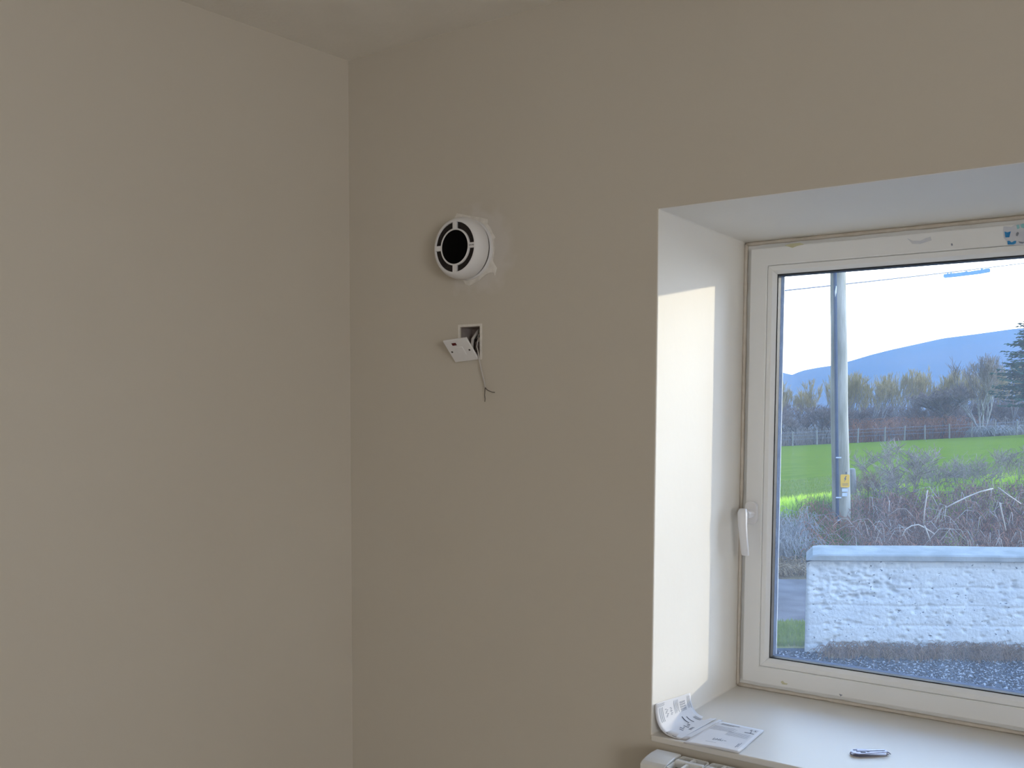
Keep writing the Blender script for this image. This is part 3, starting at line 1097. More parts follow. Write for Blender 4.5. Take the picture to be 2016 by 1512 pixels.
m_gravel = mat('grey_gravel', (0.035, 0.042, 0.055), 0.85, (0.10, 0.115, 0.14), 60, 6, 1.0, 90, dist=0.01, spec=0.0)
m_stone = mat('pale_gravel_stone', (0.035, 0.037, 0.043), 0.7, (0.38, 0.38, 0.39), 38, 1, lo=0.52, hi=0.62, spec=0.0)
m_verge = mat('mossy_grass_verge', (0.15, 0.17, 0.03), 0.95, (0.30, 0.27, 0.10), 6, 6, 1.0, 30, dist=0.03, spec=0.0)
m_lane = mat('worn_tarmac', (0.115, 0.105, 0.105), 0.8, (0.175, 0.16, 0.16), 2.5, 6, 0.5, 60, dist=0.01, spec=0.0)
m_bank = mat('bank_soil_and_litter', (0.12, 0.07, 0.045), 0.95, (0.19, 0.14, 0.06), 3, 6, 1.0, 18, dist=0.06, spec=0.0)
m_field = mat('pasture_grass', (0.095, 0.155, 0.006), 0.9, (0.155, 0.205, 0.012), 0.9, 6, 0.8, 9, dist=0.05, stretch=(1, 2.2, 1), spec=0.0)
m_wood = mat('woodland_litter', (0.075, 0.06, 0.06), 0.95, (0.11, 0.10, 0.07), 1, 5, 0.6, 3, dist=0.1, spec=0.0)
m_moor = mat('moorland', (0.07, 0.08, 0.08), 0.95, (0.10, 0.09, 0.08), 0.02, 6, spec=0.0)
m_hill = mat('heather_hillside', (0.075, 0.085, 0.10), 0.95, (0.11, 0.105, 0.115), 0.006, 6, stretch=(1, 1, 3), spec=0.0)


def strip(name, u0, u1, nu, m_, s0=-0.45, s1=1.5, ns=60, label=None, hf=ground):
    mb = MB()
    vs = []
    for i in range(nu + 1):
        u = u0 + (u1 - u0) * i / nu
        for j in range(ns + 1):
            v = lerp(s0, s1, j / ns) * u
            vs.append(W(u, v, hf(u, v)))
    fs = [(i * (ns + 1) + j, i * (ns + 1) + j + 1, (i + 1) * (ns + 1) + j + 1, (i + 1) * (ns + 1) + j) for i in range(nu) for j in range(ns)]
    mb.add(vs, fs)
    o = mb.build(name, m_, smooth=True, recalc=False)
    return tag(o, label, kind='structure')


mb = MB()
mb.add([(-14, 0.52, GZ), (16, 0.52, GZ), W(7.7, 22, GZ), W(7.7, -8, GZ)], [(0, 1, 2, 3)])
m_bounce = mat('pale_bounce_concrete', (0.55, 0.54, 0.50), 0.9, (0.48, 0.47, 0.43), 3, 5, 0.4, 40, dist=0.004)
bounce_path = MB()
bounce_path.box(-9, 9, 0.53, 2.5, GZ - 0.05, GZ + 0.03)  # unseen pale slab added to bounce light up to the reveal head
tag(bounce_path.build('path', m_bounce), kind='structure')
tag(mb.build('gravel_yard', m_gravel), 'grey gravel yard outside the window', kind='structure')
strip('grass_verge', 7.7, 8.7, 4, m_verge, label='mossy grass verge between the gravel and the lane', s0=-1)
strip('lane', 8.7, 11.0, 6, m_lane, label='grey lane beyond the end of the garden wall', s0=-1)
strip('hedge_bank', 11.0, 12.9, 18, m_bank, ns=160, s0=-0.2, s1=1.2, label='rising hedge bank between the lane and the field')
strip('field', 12.9, 82, 64, m_field, ns=80, label='bright green pasture field sloping behind the bank')
strip('woodland_floor', 82, 140, 8, m_wood)
strip('moor', 140, 900, 8, m_moor)

RID = [(1000, 900), (1300, 800), (1480, 712), (1540, 735), (1556, 739), (1575, 731), (1605, 725), (1640, 720), (1670, 712), (1710, 700), (1750, 690), (1800, 679), (1850, 668),
       (1920, 659), (1985, 650), (2100, 640), (2300, 650), (2600, 690), (3200, 780)]


def ridge(v):
    u = 1500
    px = 1090 + 1876 * (v / u) * 1.002
    for (a, ya), (b, yb) in zip(RID, RID[1:]):
        if a <= px <= b:
            y = lerp(ya, yb, (px - a) / (b - a))
            break
    else:
        y = 820
    return max(-2, at(px, y, u).z)


mb = MB()
vs = []
nu, ns = 16, 180
for i in range(nu + 1):
    t = i / nu
    u = 900 + 1100 * t
    for j in range(ns + 1):
        s_ = lerp(-0.1, 1.0, j / ns)
        hgt = ridge(s_ * 1500)
        if u <= 1500:
            k = (u - 900) / 600
            f_ = k * k * (3 - 2 * k)
        else:
            f_ = 1 - 0.45 * ((u - 1500) / 500) ** 2
        vs.append(W(u, s_ * u, -2 + (hgt + 2) * f_))
fs = [(i * (ns + 1) + j, i * (ns + 1) + j + 1, (i + 1) * (ns + 1) + j + 1, (i + 1) * (ns + 1) + j) for i in range(nu) for j in range(ns)]
mb.add(vs, fs)
tag(mb.build('hill', m_hill, smooth=True, recalc=False), 'long blue hill on the horizon behind the wood', kind='structure')

# thin bluish air between the wood and the hill
mh = bpy.data.materials.new('blue_haze')
mh.use_nodes = True
t = mh.node_tree
t.nodes.clear()
o_ = t.nodes.new('ShaderNodeOutputMaterial')
vsn = t.nodes.new('ShaderNodeVolumeScatter')
vsn.inputs['Color'].default_value = (0.20, 0.42, 0.86, 1)
vsn.inputs['Density'].default_value = 0.0005
vsn.inputs['Anisotropy'].default_value = 0.0
t.links.new(vsn.outputs[0], o_.inputs['Volume'])
mb = MB()
mb.prism([W(120, -60, -8), W(120, 200, -8), W(1450, 1500, -8), W(1450, -100, -8)], (0, 0, 330))
hz = mb.build('haze', mh)
tag(hz, 'bluish distance haze in front of the hill', kind='stuff')

# ------------------------------------------------------------------ gravel stones
ico = [(0, 0, 1), (0.9, 0, 0.1), (0.2, 0.85, 0.0), (-0.8, 0.4, 0.1), (-0.6, -0.7, 0), (0.35, -0.9, 0.05)]
icf = [(0, 1, 2), (0, 2, 3), (0, 3, 4), (0, 4, 5), (0, 5, 1)]
random.seed(21)
mb = MB()
for _ in range(26000):
    u = random.uniform(5.6, 7.6)
    v = random.uniform(0.12, 0.64) * u
    p = W(u, v, GZ)
    r = random.uniform(0.006, 0.017) * (1.35 if random.random() < 0.08 else 1)
    a = random.random() * 6.28
    ca, sa = math.cos(a) * r, math.sin(a) * r
    sy = random.uniform(0.6, 1)
    mb.add([(p.x + x * ca - y * sa * sy, p.y + x * sa + y * ca * sy, GZ - 0.002 + z * r * 0.7) for x, y, z in ico], icf)
gs = mb.build('gravel', m_stone, recalc=False)
tag(gs, 'loose pale gravel stones in front of the garden wall', 'gravel', kind='stuff')

# ------------------------------------------------------------------ garden wall
m_ww = mat('whitewashed_render', (0.63, 0.65, 0.65), 0.85, (0.56, 0.58, 0.59), 5, 6, 0.8, 40, dist=0.01)
tt = m_ww.node_tree
bb = tt.nodes['Principled BSDF']
src = bb.inputs['Base Color'].links[0].from_socket
vo = tt.nodes.new('ShaderNodeTexNoise')
vo.inputs['Scale'].default_value = 27
vo.inputs['Detail'].default_value = 3
gg = tt.nodes.new('ShaderNodeNewGeometry')
mpp = tt.nodes.new('ShaderNodeMapping')
mpp.inputs['Scale'].default_value = (1, 1, 1.7)
tt.links.new(gg.outputs['Position'], mpp.inputs[0])
tt.links.new(mpp.outputs[0], vo.inputs['Vector'])
rr_ = tt.nodes.new('ShaderNodeValToRGB')
rr_.color_ramp.elements[0].position = 0.30
rr_.color_ramp.elements[0].color = (1, 1, 1, 1)
rr_.color_ramp.elements[1].position = 0.325
rr_.color_ramp.elements[1].color = (0, 0, 0, 1)
tt.links.new(vo.outputs[0], rr_.inputs[0])
mx = tt.nodes.new('ShaderNodeMix')
mx.data_type = 'RGBA'
tt.links.new(rr_.outputs[0], mx.inputs[0])
tt.links.new(src, mx.inputs[6])
mx.inputs[7].default_value = (0.10, 0.12, 0.16, 1)
tt.links.new(mx.outputs[2], bb.inputs['Base Color'])
m_cope = mat('weathered_coping', (0.25, 0.26, 0.25), 0.8, (0.33, 0.34, 0.33), 6, 6, 0.6, 40, dist=0.006, spec=0.0)

gw = empty('garden_wall', W(7.7, 3.5, GZ))
tag(gw, 'low rough whitewashed garden wall with a rounded coping', 'garden wall')
V0, V1 = 2.035, 6.2
nx, nz = 520, 96
mb = MB()
random.seed(5)
pits = [(random.uniform(V0 + 0.1, V0 + 2.6), random.uniform(0.02, 0.74), random.uniform(0.006, 0.016)) for _ in range(260)]
pits += [(random.uniform(V0 + 0.05, V0 + 0.7), random.uniform(0.45, 0.74), random.uniform(0.008, 0.02)) for _ in range(60)]
HW = 0.755
D_ = np.zeros((nx + 1, nz + 1))
for pv, pz, pr in pits:
    wv = pr * random.uniform(1, 2.4)
    i0, i1 = int((pv - 2 * wv - V0) / (V1 - V0) * nx), int((pv + 2 * wv - V0) / (V1 - V0) * nx) + 1
    j0, j1 = int((pz - 2 * pr) / HW * nz), int((pz + 2 * pr) / HW * nz) + 1
    for i in range(max(0, i0), min(nx, i1) + 1):
        for j in range(max(0, j0), min(nz, j1) + 1):
            vv, zz = V0 + (V1 - V0) * i / nx, HW * j / nz
            D_[i, j] += 0.014 * math.exp(-((vv - pv) / wv) ** 2 - ((zz - pz) / pr) ** 2)
vs = []
for i in range(nx + 1):
    vv = lerp(V0, V1, i / nx)
    for j in range(nz + 1):
        zz = HW * j / nz
        q = Vector((vv * 4, zz * 5, 1.3))
        rough_zone = math.exp(-((vv - V0 - 0.35) / 0.35) ** 2) * math.exp(-((zz - 0.62) / 0.2) ** 2)
        d = 0.008 * noise.noise(q) + 0.0025 * noise.noise(q * 4) + (0.0014 + 0.011 * rough_zone) * noise.noise(Vector((vv * 26, zz * 40, 4)))
        c = (zz / 0.155) % 1.0
        wob = 0.10 * noise.noise(Vector((vv * 2, zz, 9)))
        d += 0.006 * math.exp(-((c - 0.5 + wob) / 0.07) ** 2) * (0.4 + abs(noise.noise(Vector((vv * 1.5, round(zz / 0.155) * 3.1, 2)))) * 2)
        d += D_[i, j]
        edge = clamp((vv - V0) / 0.03)
        vs.append(W(7.57 + d + 0.015 * (1 - edge) ** 2, vv, GZ - 0.01 + zz))
nf = len(vs)
fs = [(i * (nz + 1) + j, (i + 1) * (nz + 1) + j, (i + 1) * (nz + 1) + j + 1, i * (nz + 1) + j + 1) for i in range(nx) for j in range(nz)]
# left end and back, cut along the end
bk = 7.86
EV = V0 * bk / 7.57 + 0.02
zt_ = GZ - 0.01 + HW
vs += [W(bk, EV, GZ - 0.01), W(bk, EV, zt_), W(bk, V1, GZ - 0.01), W(bk, V1, zt_)]
fs += [tuple(range(0, nz + 1)) + (nf + 1, nf), (nf, nf + 1, nf + 3, nf + 2)]
mb.add(vs, fs)
mb.build('rendered_face', m_ww, gw, recalc=False, smooth=True)
mb = MB()
prof = [(7.535, 0.345), (7.527, 0.352), (7.530, 0.388), (7.542, 0.399), (7.70, 0.417), (7.86, 0.427), (7.92, 0.420), (7.93, 0.400), (7.93, 0.345)]
N = 80
vs, fs = [], []
for i in range(N + 1):
    vv = lerp(V0 - 0.02, V1 + 0.03, i / N)
    e_ = clamp((vv - (V0 - 0.02)) / 0.10)
    dr = 0.0 if e_ >= 1 else (1 - math.sqrt(1 - (1 - e_) ** 2)) * 0.055
    for (u, z) in prof:
        wz = 0.006 * noise.noise(Vector((vv * 1.2, 0, 3))) + 0.0015 * noise.noise(Vector((vv * 9, u * 8, 3)))
        vs.append(W(u, vv + (u - 7.53) * 0.27 * (1 - i / N), z + (wz if z > 0.38 else 0) - (dr if z > 0.36 else 0)))
q = len(prof)
for i in range(N):
    for k in range(q):
        k2 = (k + 1) % q
        fs.append((i * q + k, i * q + k2, (i + 1) * q + k2, (i + 1) * q + k))
fs += [tuple(range(q)), tuple(range(N * q, (N + 1) * q))]
mb.add(vs, fs)
mb.build('coping', m_cope, gw, angle=35)['label'] = 'smoother greyish coping slab on top'

# ------------------------------------------------------------------ pole
m_pole = mat('weathered_pole_timber', (0.24, 0.23, 0.17), 0.85, (0.42, 0.40, 0.34), 3, 6, 0.8, 14, dist=0.01, stretch=(3, 3, 0.5))
m_duct = mat('dark_blue_grey_duct', (0.035, 0.06, 0.12), 0.6, (0.05, 0.08, 0.15), 6)
m_yel = mat('yellow_sign_enamel', (0.85, 0.50, 0.03), 0.5, (0.80, 0.46, 0.03), 12)
m_tag = mat('pale_tag', (0.62, 0.70, 0.85), 0.5, (0.55, 0.63, 0.8), 12)
UP = 12.6
pv_ = lambda x, y: at(x, y, UP)
pb, ptp = pv_(1656.5, 1075), pv_(1650, 540)
dirp = (ptp - pb).normalized()
b0 = pb - dirp * (pb.z - (ground(UP, 3.8) - 0.3)) / dirp.z
pole = empty('utility_pole', (b0.x, b0.y, b0.z + 0.3))
tag(pole, 'weathered timber utility pole with yellow sign standing behind garden wall', 'utility pole')
mb = MB()
LEN = 8.6
pts, rs = [], []
for i in range(44):
    h = LEN * i / 43
    pts.append(b0 + dirp * h + Vector((0.012 * noise.noise(Vector((h * 0.8, 0, 0))), 0.0, 0)))
    rs.append((0.122 - 0.0062 * h) * (1 + 0.025 * noise.noise(Vector((h * 2, 5, 0)))))
mb.tube(pts, rs, 20)
mb.build('pole', m_pole, pole, smooth=True)
tocam = Vector((-FWD[0], -FWD[1], 0))
rgt = Vector(RGT)
mb = MB()
offv = -rgt * 0.070 + tocam * 0.085
mb.tube([b0 + dirp * h + offv * (1 - 0.05 * h) for h in np.linspace(0, 7.5, 26)], 0.024, 10)
mb.build('cable_duct', m_duct, pole, smooth=True)
offc = -rgt * 0.104 + tocam * 0.055
mb = MB()
mb.tube([b0 + dirp * h + offc * (1 - 0.05 * h) for h in np.linspace(0, 7.5, 26)], 0.011, 8)
mb.build('cable', m_pole, pole, smooth=True)
for yy in (978, 1022, 900, 1050):
    c = pv_(1645.5, yy) + tocam * 0.125
    mb = MB()
    for sgn in (1,):
        mb.box(-0.035, 0.035, -0.004, 0.004, -0.008, 0.008)
    o = mb.build('cable_clip', m_tag, pole)
    o.matrix_parent_inverse = Matrix()
    ang = math.atan2(RGT[1], RGT[0])
    o.matrix_basis = Matrix.Translation(c - pole.location) @ Matrix.Rotation(ang, 4, 'Z')


def pplate(name, x0, x1, y0, y1, m_, parent, dd=0.118, th=0.004, bev=0.0, r=0.0):
    a, b, c, d = (pv_(x0, y1), pv_(x1, y1), pv_(x1, y0), pv_(x0, y0))
    mb = MB()
    pts = []
    if r:
        for (px_, py_, s1, s2) in ((x0, y1, 1, -1), (x1, y1, -1, -1), (x1, y0, -1, 1), (x0, y0, 1, 1)):
            A = pv_(px_ + s1 * r, py_)
            B = pv_(px_, py_ + s2 * r)
            pts += [B, A] if (px_ == x0) == (py_ == y1) else [A, B]
    else:
        pts = [a, b, c, d]
    mb.prism([p + tocam * dd for p in pts], tocam * th)
    return mb.build(name, m_, parent)


sg = pplate('warning_sign', 1649.4, 1667.2, 933, 958, m_yel, pole, r=1.6)
sg['label'] = 'yellow warning plate with a small black bolt symbol'
mb = MB()
tri = [(1658.3, 938.5), (1663.0, 947.5), (1653.6, 947.5)]
bolt = [(1659.6, 935.8), (1656.2, 942.2), (1658.2, 942.4), (1656.6, 947.8), (1661.0, 940.8), (1658.9, 940.6), (1661.2, 936.2)]
mb.prism([pv_(x, y) + tocam * 0.1221 for x, y in bolt], tocam * 0.0015)
for yy in (950.6, 953.2):
    mb.prism([pv_(x, y) + tocam * 0.1221 for x, y in ((1653, yy + 0.8), (1664, yy + 0.8), (1664, yy), (1653, yy))], tocam * 0.0015)
mb.build('symbol', m_inkdark, sg)
pplate('number_tag', 1652.4, 1663.5, 960.5, 966.5, m_tag, pole, 0.117)
pplate('number_tag', 1652.8, 1662.5, 969.0, 975.5, m_tag, pole, 0.117)
mb = MB()
c = pv_(1661, 928) + tocam * 0.112
mb.tube([c, c + Vector((0, 0, -0.05))], 0.009, 6)
mb.build('nail', m_inkdark, pole)
mb = MB()       # sliver of split timber near the top and peeling strip on the right
mb.tube([at(1646.5, 563, UP - 0.13), at(1645.2, 575, UP - 0.135), at(1644.5, 584, UP - 0.13)], [0.004, 0.012, 0.004], 6)
mb.build('pale_scar', m_bright, pole, smooth=True)

# overhead wire crossing behind the pole
A_, B_ = at(1440, 583, 40), at(2150, 500, 78)
mb = MB()
pts = []
for i in range(33):
    t = i / 32
    p = A_.lerp(B_, t)
    p.z -= 4 * t * (1 - t) * 0.10
    pts.append(p)
mb.tube(pts, 0.032, 6)
tag(mb.build('overhead_wire', m_duct, smooth=True), 'thin overhead wire crossing the sky behind the utility pole', 'wire')

# ------------------------------------------------------------------ vegetation
m_twigP = mat('purple_brown_twigs', (0.24, 0.18, 0.165), 0.8, (0.36, 0.28, 0.24), 2, trans=0.2, spec=0.0)
m_twigO = mat('olive_catkin_twigs', (0.47, 0.38, 0.17), 0.8, (0.60, 0.50, 0.27), 2, trans=0.3, spec=0.0)
m_twigG = mat('grey_brown_twigs', (0.25, 0.20, 0.165), 0.8, (0.38, 0.32, 0.27), 4, spec=0.0)
m_pale = mat('pale_bark', (0.30, 0.29, 0.28), 0.8, (0.42, 0.40, 0.38), 4)
m_bark = mat('dark_bark', (0.10, 0.08, 0.08), 0.85, (0.17, 0.14, 0.13), 4)
m_conif = mat('blue_green_needles', (0.03, 0.09, 0.06), 0.8, (0.06, 0.15, 0.10), 3, spec=0.0)
m_red_ = mat('rust_bramble_stems', (0.34, 0.14, 0.085), 0.8, (0.46, 0.23, 0.14), 6, spec=0.0)
m_redd = mat('purple_bramble_stems', (0.22, 0.125, 0.09), 0.8, (0.40, 0.25, 0.19), 6, spec=0.0)
m_straw = mat('pale_straw_canes', (0.48, 0.40, 0.33), 0.8, (0.56, 0.48, 0.40), 6)
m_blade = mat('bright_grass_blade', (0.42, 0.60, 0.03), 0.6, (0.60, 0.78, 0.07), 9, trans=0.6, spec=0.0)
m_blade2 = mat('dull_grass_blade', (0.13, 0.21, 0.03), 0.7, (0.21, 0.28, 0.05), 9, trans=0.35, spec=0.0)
m_dead = mat('dead_grass', (0.34, 0.23, 0.125), 0.9, (0.44, 0.32, 0.19), 9, trans=0.2, spec=0.0)
m_deadd = mat('dead_weed_stems', (0.22, 0.13, 0.08), 0.9, (0.31, 0.20, 0.13), 9, spec=0.0)
m_post = mat('grey_post_timber', (0.28, 0.27, 0.25), 0.85, (0.38, 0.36, 0.33), 9, stretch=(4, 4, 0.6))
m_wire = mat('fence_wire_metal', (0.3, 0.3, 0.32), 0.5, (0.35, 0.35, 0.38), 9, metal=0.5)


def grow(trunk, twig, p, d, ln, r, depth, spread, up, rng, kids=3, rmin=0.008, split=1):
    n = 3
    pts, rs = [p], [r]
    q = p
    dd = d
    for i in range(n):
        dd = (dd + Vector((rng.gauss(0, 0.13), rng.gauss(0, 0.13), rng.gauss(0, 0.08) + up * 0.12))).normalized()
        q = q + dd * ln / n
        pts.append(q)
        rs.append(max(rmin, r * (1 - 0.45 * (i + 1) / n)))
    (trunk if depth > split else twig).tube(pts, rs, 5 if depth > split else 3, cap=False)
    if depth == 0:
        return
    for k in range(kids + (1 if rng.random() < 0.5 else 0)):
        t = rng.uniform(0.35, 1.0)
        i = min(int(t * n), n - 1)
        b = pts[i].lerp(pts[i + 1], t * n - i)
        a = rng.uniform(0, 6.283)
        side = Vector((math.cos(a), math.sin(a), 0))
        nd = (dd * (1 - spread) + side * spread + Vector((0, 0, up * 0.4))).normalized()
        grow(trunk, twig, b, nd, ln * rng.uniform(0.5, 0.75), r * 0.55, depth - 1, spread, up, rng, kids, rmin, split)


def tree_proto(seed, h, mats, spread=0.5, up=0.5, stems=1, depth=4, kids=4, rmin=0.012, r0=0.09, lean=0.12):
    rng = random.Random(seed)
    tb, tw = MB(), MB()
    for s_ in range(stems):
        d = Vector((rng.gauss(0, lean), rng.gauss(0, lean), 1)).normalized()
        grow(tb, tw, Vector((rng.gauss(0, 0.1) * (stems > 1), rng.gauss(0, 0.1) * (stems > 1), -0.1)), d, h * 0.52, r0, depth, spread, up, rng, kids, rmin)
    return tb.mesh('trunk', mats[0], True, False), tw.mesh('twigs', mats[1], True, False)


def place(name, protos, loc, sc, rz, label, cat, group=None):
    o = bpy.data.objects.new(name, protos[0])
    COL.objects.link(o)
    o.location = loc
    o.scale = (sc, sc, sc)
    o.rotation_euler = (0, 0, rz)
    tag(o, label, cat, group)
    c = bpy.data.objects.new('twigs', protos[1])
    COL.objects.link(c)
    c.parent = o
    return o


birches = [tree_proto(31 + i, 6.0, (m_pale, m_twigO), 0.30, 0.9, 1, 4, 4, 0.014, 0.07) for i in range(3)]
thorns = [tree_proto(51 + i, 5.0, (m_bark, m_twigP), 0.55, 0.35, 2, 4, 4, 0.016, 0.09, 0.25) for i in range(3)]
random.seed(77)


def zone(px):
    if px < 1652:
        return 'left of the utility pole', 'left of the pole'
    if px < 1770:
        return 'just right of the utility pole', 'right of the pole'
    if px < 1890:
        return 'behind the dark spreading hawthorn', 'behind the hawthorn'
    return 'behind the pale ash and the conifer', 'behind the ash'


for i in range(60):
    px = 1500 + i * 11.9 + random.uniform(-7, 7)
    u = random.uniform(86, 104)
    v = (px - PX) / FPX * u
    z = ground(u, v)
    ht = random.uniform(5.6, 7.2) if px < 1620 else random.uniform(6.0, 7.6)
    place('birch_tree', random.choice(birches), W(u, v, z), ht / 6.5, random.random() * 6.28,
          'bare olive yellow birch in the far wood, ' + zone(px)[0], 'tree', 'far wood birches ' + zone(px)[1])
for i in range(44):
    px = 1490 + i * 16 + random.uniform(-8, 8)
    u = random.uniform(83.5, 98)
    v = (px - PX) / FPX * u
    z = ground(u, v)
    place('thorn_tree', random.choice(thorns), W(u, v, z), random.uniform(0.55, 0.85), random.random() * 6.28,
          'bare purple brown thorn tree at the wood edge, ' + zone(px)[0], 'tree', 'wood edge thorn trees ' + zone(px)[1])
# dark twisted thorn and pale ash stand out from the rest
dk = tree_proto(91, 6.0, (m_bark, m_twigP), 0.6, 0.25, 2, 4, 5, 0.018, 0.13, 0.3)
p = at(1852, 850, 82.5)
place('hawthorn_tree', dk, W(82.5, (1852 - PX) / FPX * 82.5, ground(82.5, 33)), 0.95, 1.0,
      'dark spreading hawthorn at the wood edge left of the pale ash', 'tree')
ash = tree_proto(95, 8.2, (m_pale, m_twigG), 0.38, 0.6, 4, 4, 4, 0.016, 0.11, 0.28)
place('ash_tree', ash, W(81, (1932 - PX) / FPX * 81, ground(81, 36)), 0.80, 2.0,
      'tall pale bare ash tree beside the dark conifer', 'tree')


def conifer():
    rng = random.Random(5)
    tb, nd = MB(), MB()
    H = 10.5
    tb.tube([(0, 0, 0), (0.05, 0, 3), (0, 0.05, 7), (0, 0, H)], [0.22, 0.17, 0.09, 0.02], 8)
    for i in range(430):
        t = rng.uniform(0.0, 1.0) ** 0.85
        z = 2.6 + (H - 2.8) * t
        ln = 3.5 * (1 - t) ** 0.75 + 0.25
        ln *= rng.uniform(0.7, 1.1)
        a = rng.uniform(0, 6.283)
        d = Vector((math.cos(a), math.sin(a), 0))
        pts = []
        for k in range(5):
            f = k / 4
            pts.append(Vector((0, 0, z)) + d * ln * f + Vector((0, 0, -0.30 * ln * f + 0.22 * ln * f * f)))
        tb.tube(pts, [0.03, 0.025, 0.02, 0.015, 0.01], 3, cap=False)
        side = Vector((-d.y, d.x, 0))
        for k in range(int(ln * 12)):
            f = rng.uniform(0.15, 1.0)
            j = min(int(f * 4), 3)
            b = pts[j].lerp(pts[j + 1], f * 4 - j)
            sgn = rng.choice((-1, 1))
            q = (side * sgn * rng.uniform(0.3, 1) + d * 0.7 + Vector((0, 0, rng.uniform(-0.5, 0.15)))).normalized() * rng.uniform(0.25, 0.55) * (1.15 - 0.5 * f)
            wv = q.cross(Vector((0, 0, 1))).normalized() * 0.07
            up_ = Vector((0, 0, 0.06))
            nd.add([b - wv, b + wv, b + q * 0.6 + wv * 1.2, b + q, b + q * 0.6 - wv * 1.2, b + q * 0.5 + up_],
                   [(0, 1, 5), (1, 2, 5), (2, 3, 5), (3, 4, 5), (4, 0, 5)])
    return tb.mesh('trunk', m_bark, True, False), nd.mesh('needles', m_conif, False, False)


cf = conifer()
u = 70
o = place('conifer', cf, W(u, (2040 - PX) / FPX * u, ground(u, 35.6) - 0.1), 1.0, 0.4, 'dark blue green conifer at the right side of the far field', 'tree')
o.children[0].name = 'needles'

# undergrowth in front of the wood: masses of fine twigs
random.seed(19)


def clumps(u0, u1, p0, p1, n, rad=0.12):
    cs = [(random.uniform(u0, u1), random.uniform(p0, p1)) for _ in range(n)]

    def f():
        u, px = random.choice(cs)
        v = (px - PX) / FPX * u + random.gauss(0, rad)
        u2 = u + random.gauss(0, rad)
        return W(u2, v, ground(u2, v) - 0.02)
    return f


def twigmass(name, pts, n, hgt, r, m_, label, cat, arch=0.5, segs=4, sides=3):
    """pts() -> ground point ; arching stems"""
    mb = MB()
    for _ in range(n):
        b = pts()
        a = random.uniform(0, 6.283)
        h = hgt * random.uniform(0.45, 1.1)
        reach = h * arch * random.uniform(0.3, 1.6)
        d = Vector((math.cos(a), math.sin(a), 0))
        q = []
        for k in range(segs + 1):
            f = k / segs
            q.append(b + d * reach * f + Vector((0, 0, h * math.sin(min(1, f * random.uniform(0.95, 1.05)) * math.pi * (0.5 + 0.28 * min(arch, 1.4)))))
                     + Vector((random.gauss(0, 0.03), random.gauss(0, 0.03), random.gauss(0, 0.02))) * h)
        mb.tube(q, [r, r * 0.9, r * 0.8, r * 0.65, r * 0.5][:segs + 1] if segs == 4 else r, sides, cap=False)
    o = mb.build(name, m_, recalc=False, smooth=True)
    return tag(o, label, cat, kind='stuff')


def gp_(u0, u1, p0, p1):
    def f():
        u = random.uniform(u0, u1)
        v = (random.uniform(p0, p1) - PX) / FPX * u
        return W(u, v, ground(u, v))
    return f


twigmass('undergrowth', gp_(82.2, 92, 1480, 2150), 3600, 1.5, 0.02, m_twigG, 'purple brown undergrowth below the wood', 'undergrowth', 0.4)
twigmass('dead_bracken', gp_(82.1, 84, 1672, 1895), 700, 1.9, 0.022, m_red_, 'rusty bracken bed at the foot of the wood', 'bracken', 1.1)
twigmass('brash_heap', gp_(80.6, 81.8, 1925, 1995), 260, 0.85, 0.03, m_pale, 'pale heap of cut branches by the far fence', 'brushwood', 1.6)

# far fence : posts one by one, wires strung between
fpx = [1512, 1560, 1608, 1688, 1741, 1780, 1820, 1868, 1912, 1956, 2000, 2044]
u = 80.5
mpost = MB()
mpost.tube([(0, 0, -0.2), (0, 0, 1.15), (0.01, 0, 1.25)], [0.065, 0.06, 0.045], 6)
mpost_me = mpost.mesh('fence_post', m_post, False)
tops = []
NTH = ['third', 'second', 'first']
for fi, px in enumerate(fpx):
    v = (px - PX) / FPX * u
    o = bpy.data.objects.new('fence_post', mpost_me)
    COL.objects.link(o)
    o.location = W(u, v, ground(u, v))
    o.rotation_euler = (random.uniform(-0.06, 0.06), random.uniform(-0.06, 0.06), random.random())
    tag(o, 'thin grey far field fence post, ' + (NTH[fi] + ' one left of the utility pole' if fi < 3 else ['first', 'second', 'third', 'fourth', 'fifth', 'sixth', 'seventh', 'eighth', 'ninth'][fi - 3] + ' one right of the utility pole'), 'fence post', 'posts of the far field fence')
    tops.append(Vector(o.location))
mb = MB()
for h in (0.55, 0.85, 1.12):
    mb.tube([q + Vector((0, 0, h)) for q in tops], 0.012, 4, cap=False)
tag(mb.build('fence_wire', m_wire, recalc=False), 'plain wires strung along the far field fence posts', 'fence wire')

# near post right of the pole, leaning
p0, p1 = at(1683, 1010, 13.4), at(1677.5, 922, 13.4)
mb = MB()
d = (p1 - p0)
mb.tube([p0 - d * 0.2, p0 + d * 0.5, p1 - d * 0.03, p1], [0.050, 0.048, 0.045, 0.030], 10)
tag(mb.build('fence_post', m_post, smooth=True), 'leaning grey fence post just right of the utility pole', 'fence post')

# brambles and stems of the bank
random.seed(41)
twigmass('bramble_bank', gp_(11.7, 12.9, 1690, 2150), 3400, 0.27, 0.0050, m_redd, 'tangled purple brown brambles covering the bank', 'bramble', 1.0)
twigmass('bracken_stems', gp_(11.7, 12.9, 1595, 2150), 1700, 0.24, 0.0055, m_red_, 'rust red bracken stems across the hedge bank', 'bracken', 1.3)
twigmass('pale_scrub', gp_(11.7, 12.5, 1500, 1600), 620, 0.34, 0.0040, m_pale, 'pale grey scrub left of the utility pole', 'scrub', 0.9)
twigmass('straw_litter', gp_(11.2, 11.8, 1480, 1640), 500, 0.13, 0.006, m_dead, 'straw coloured litter at the foot of the bank by the lane', 'dead grass', 2.4)
twigmass('dry_stalks', gp_(12.4, 13.9, 1640, 2150), 260, 0.42, 0.0040, m_twigG, 'grey dry stalks standing out of the bank', 'dry stalks', 0.5)


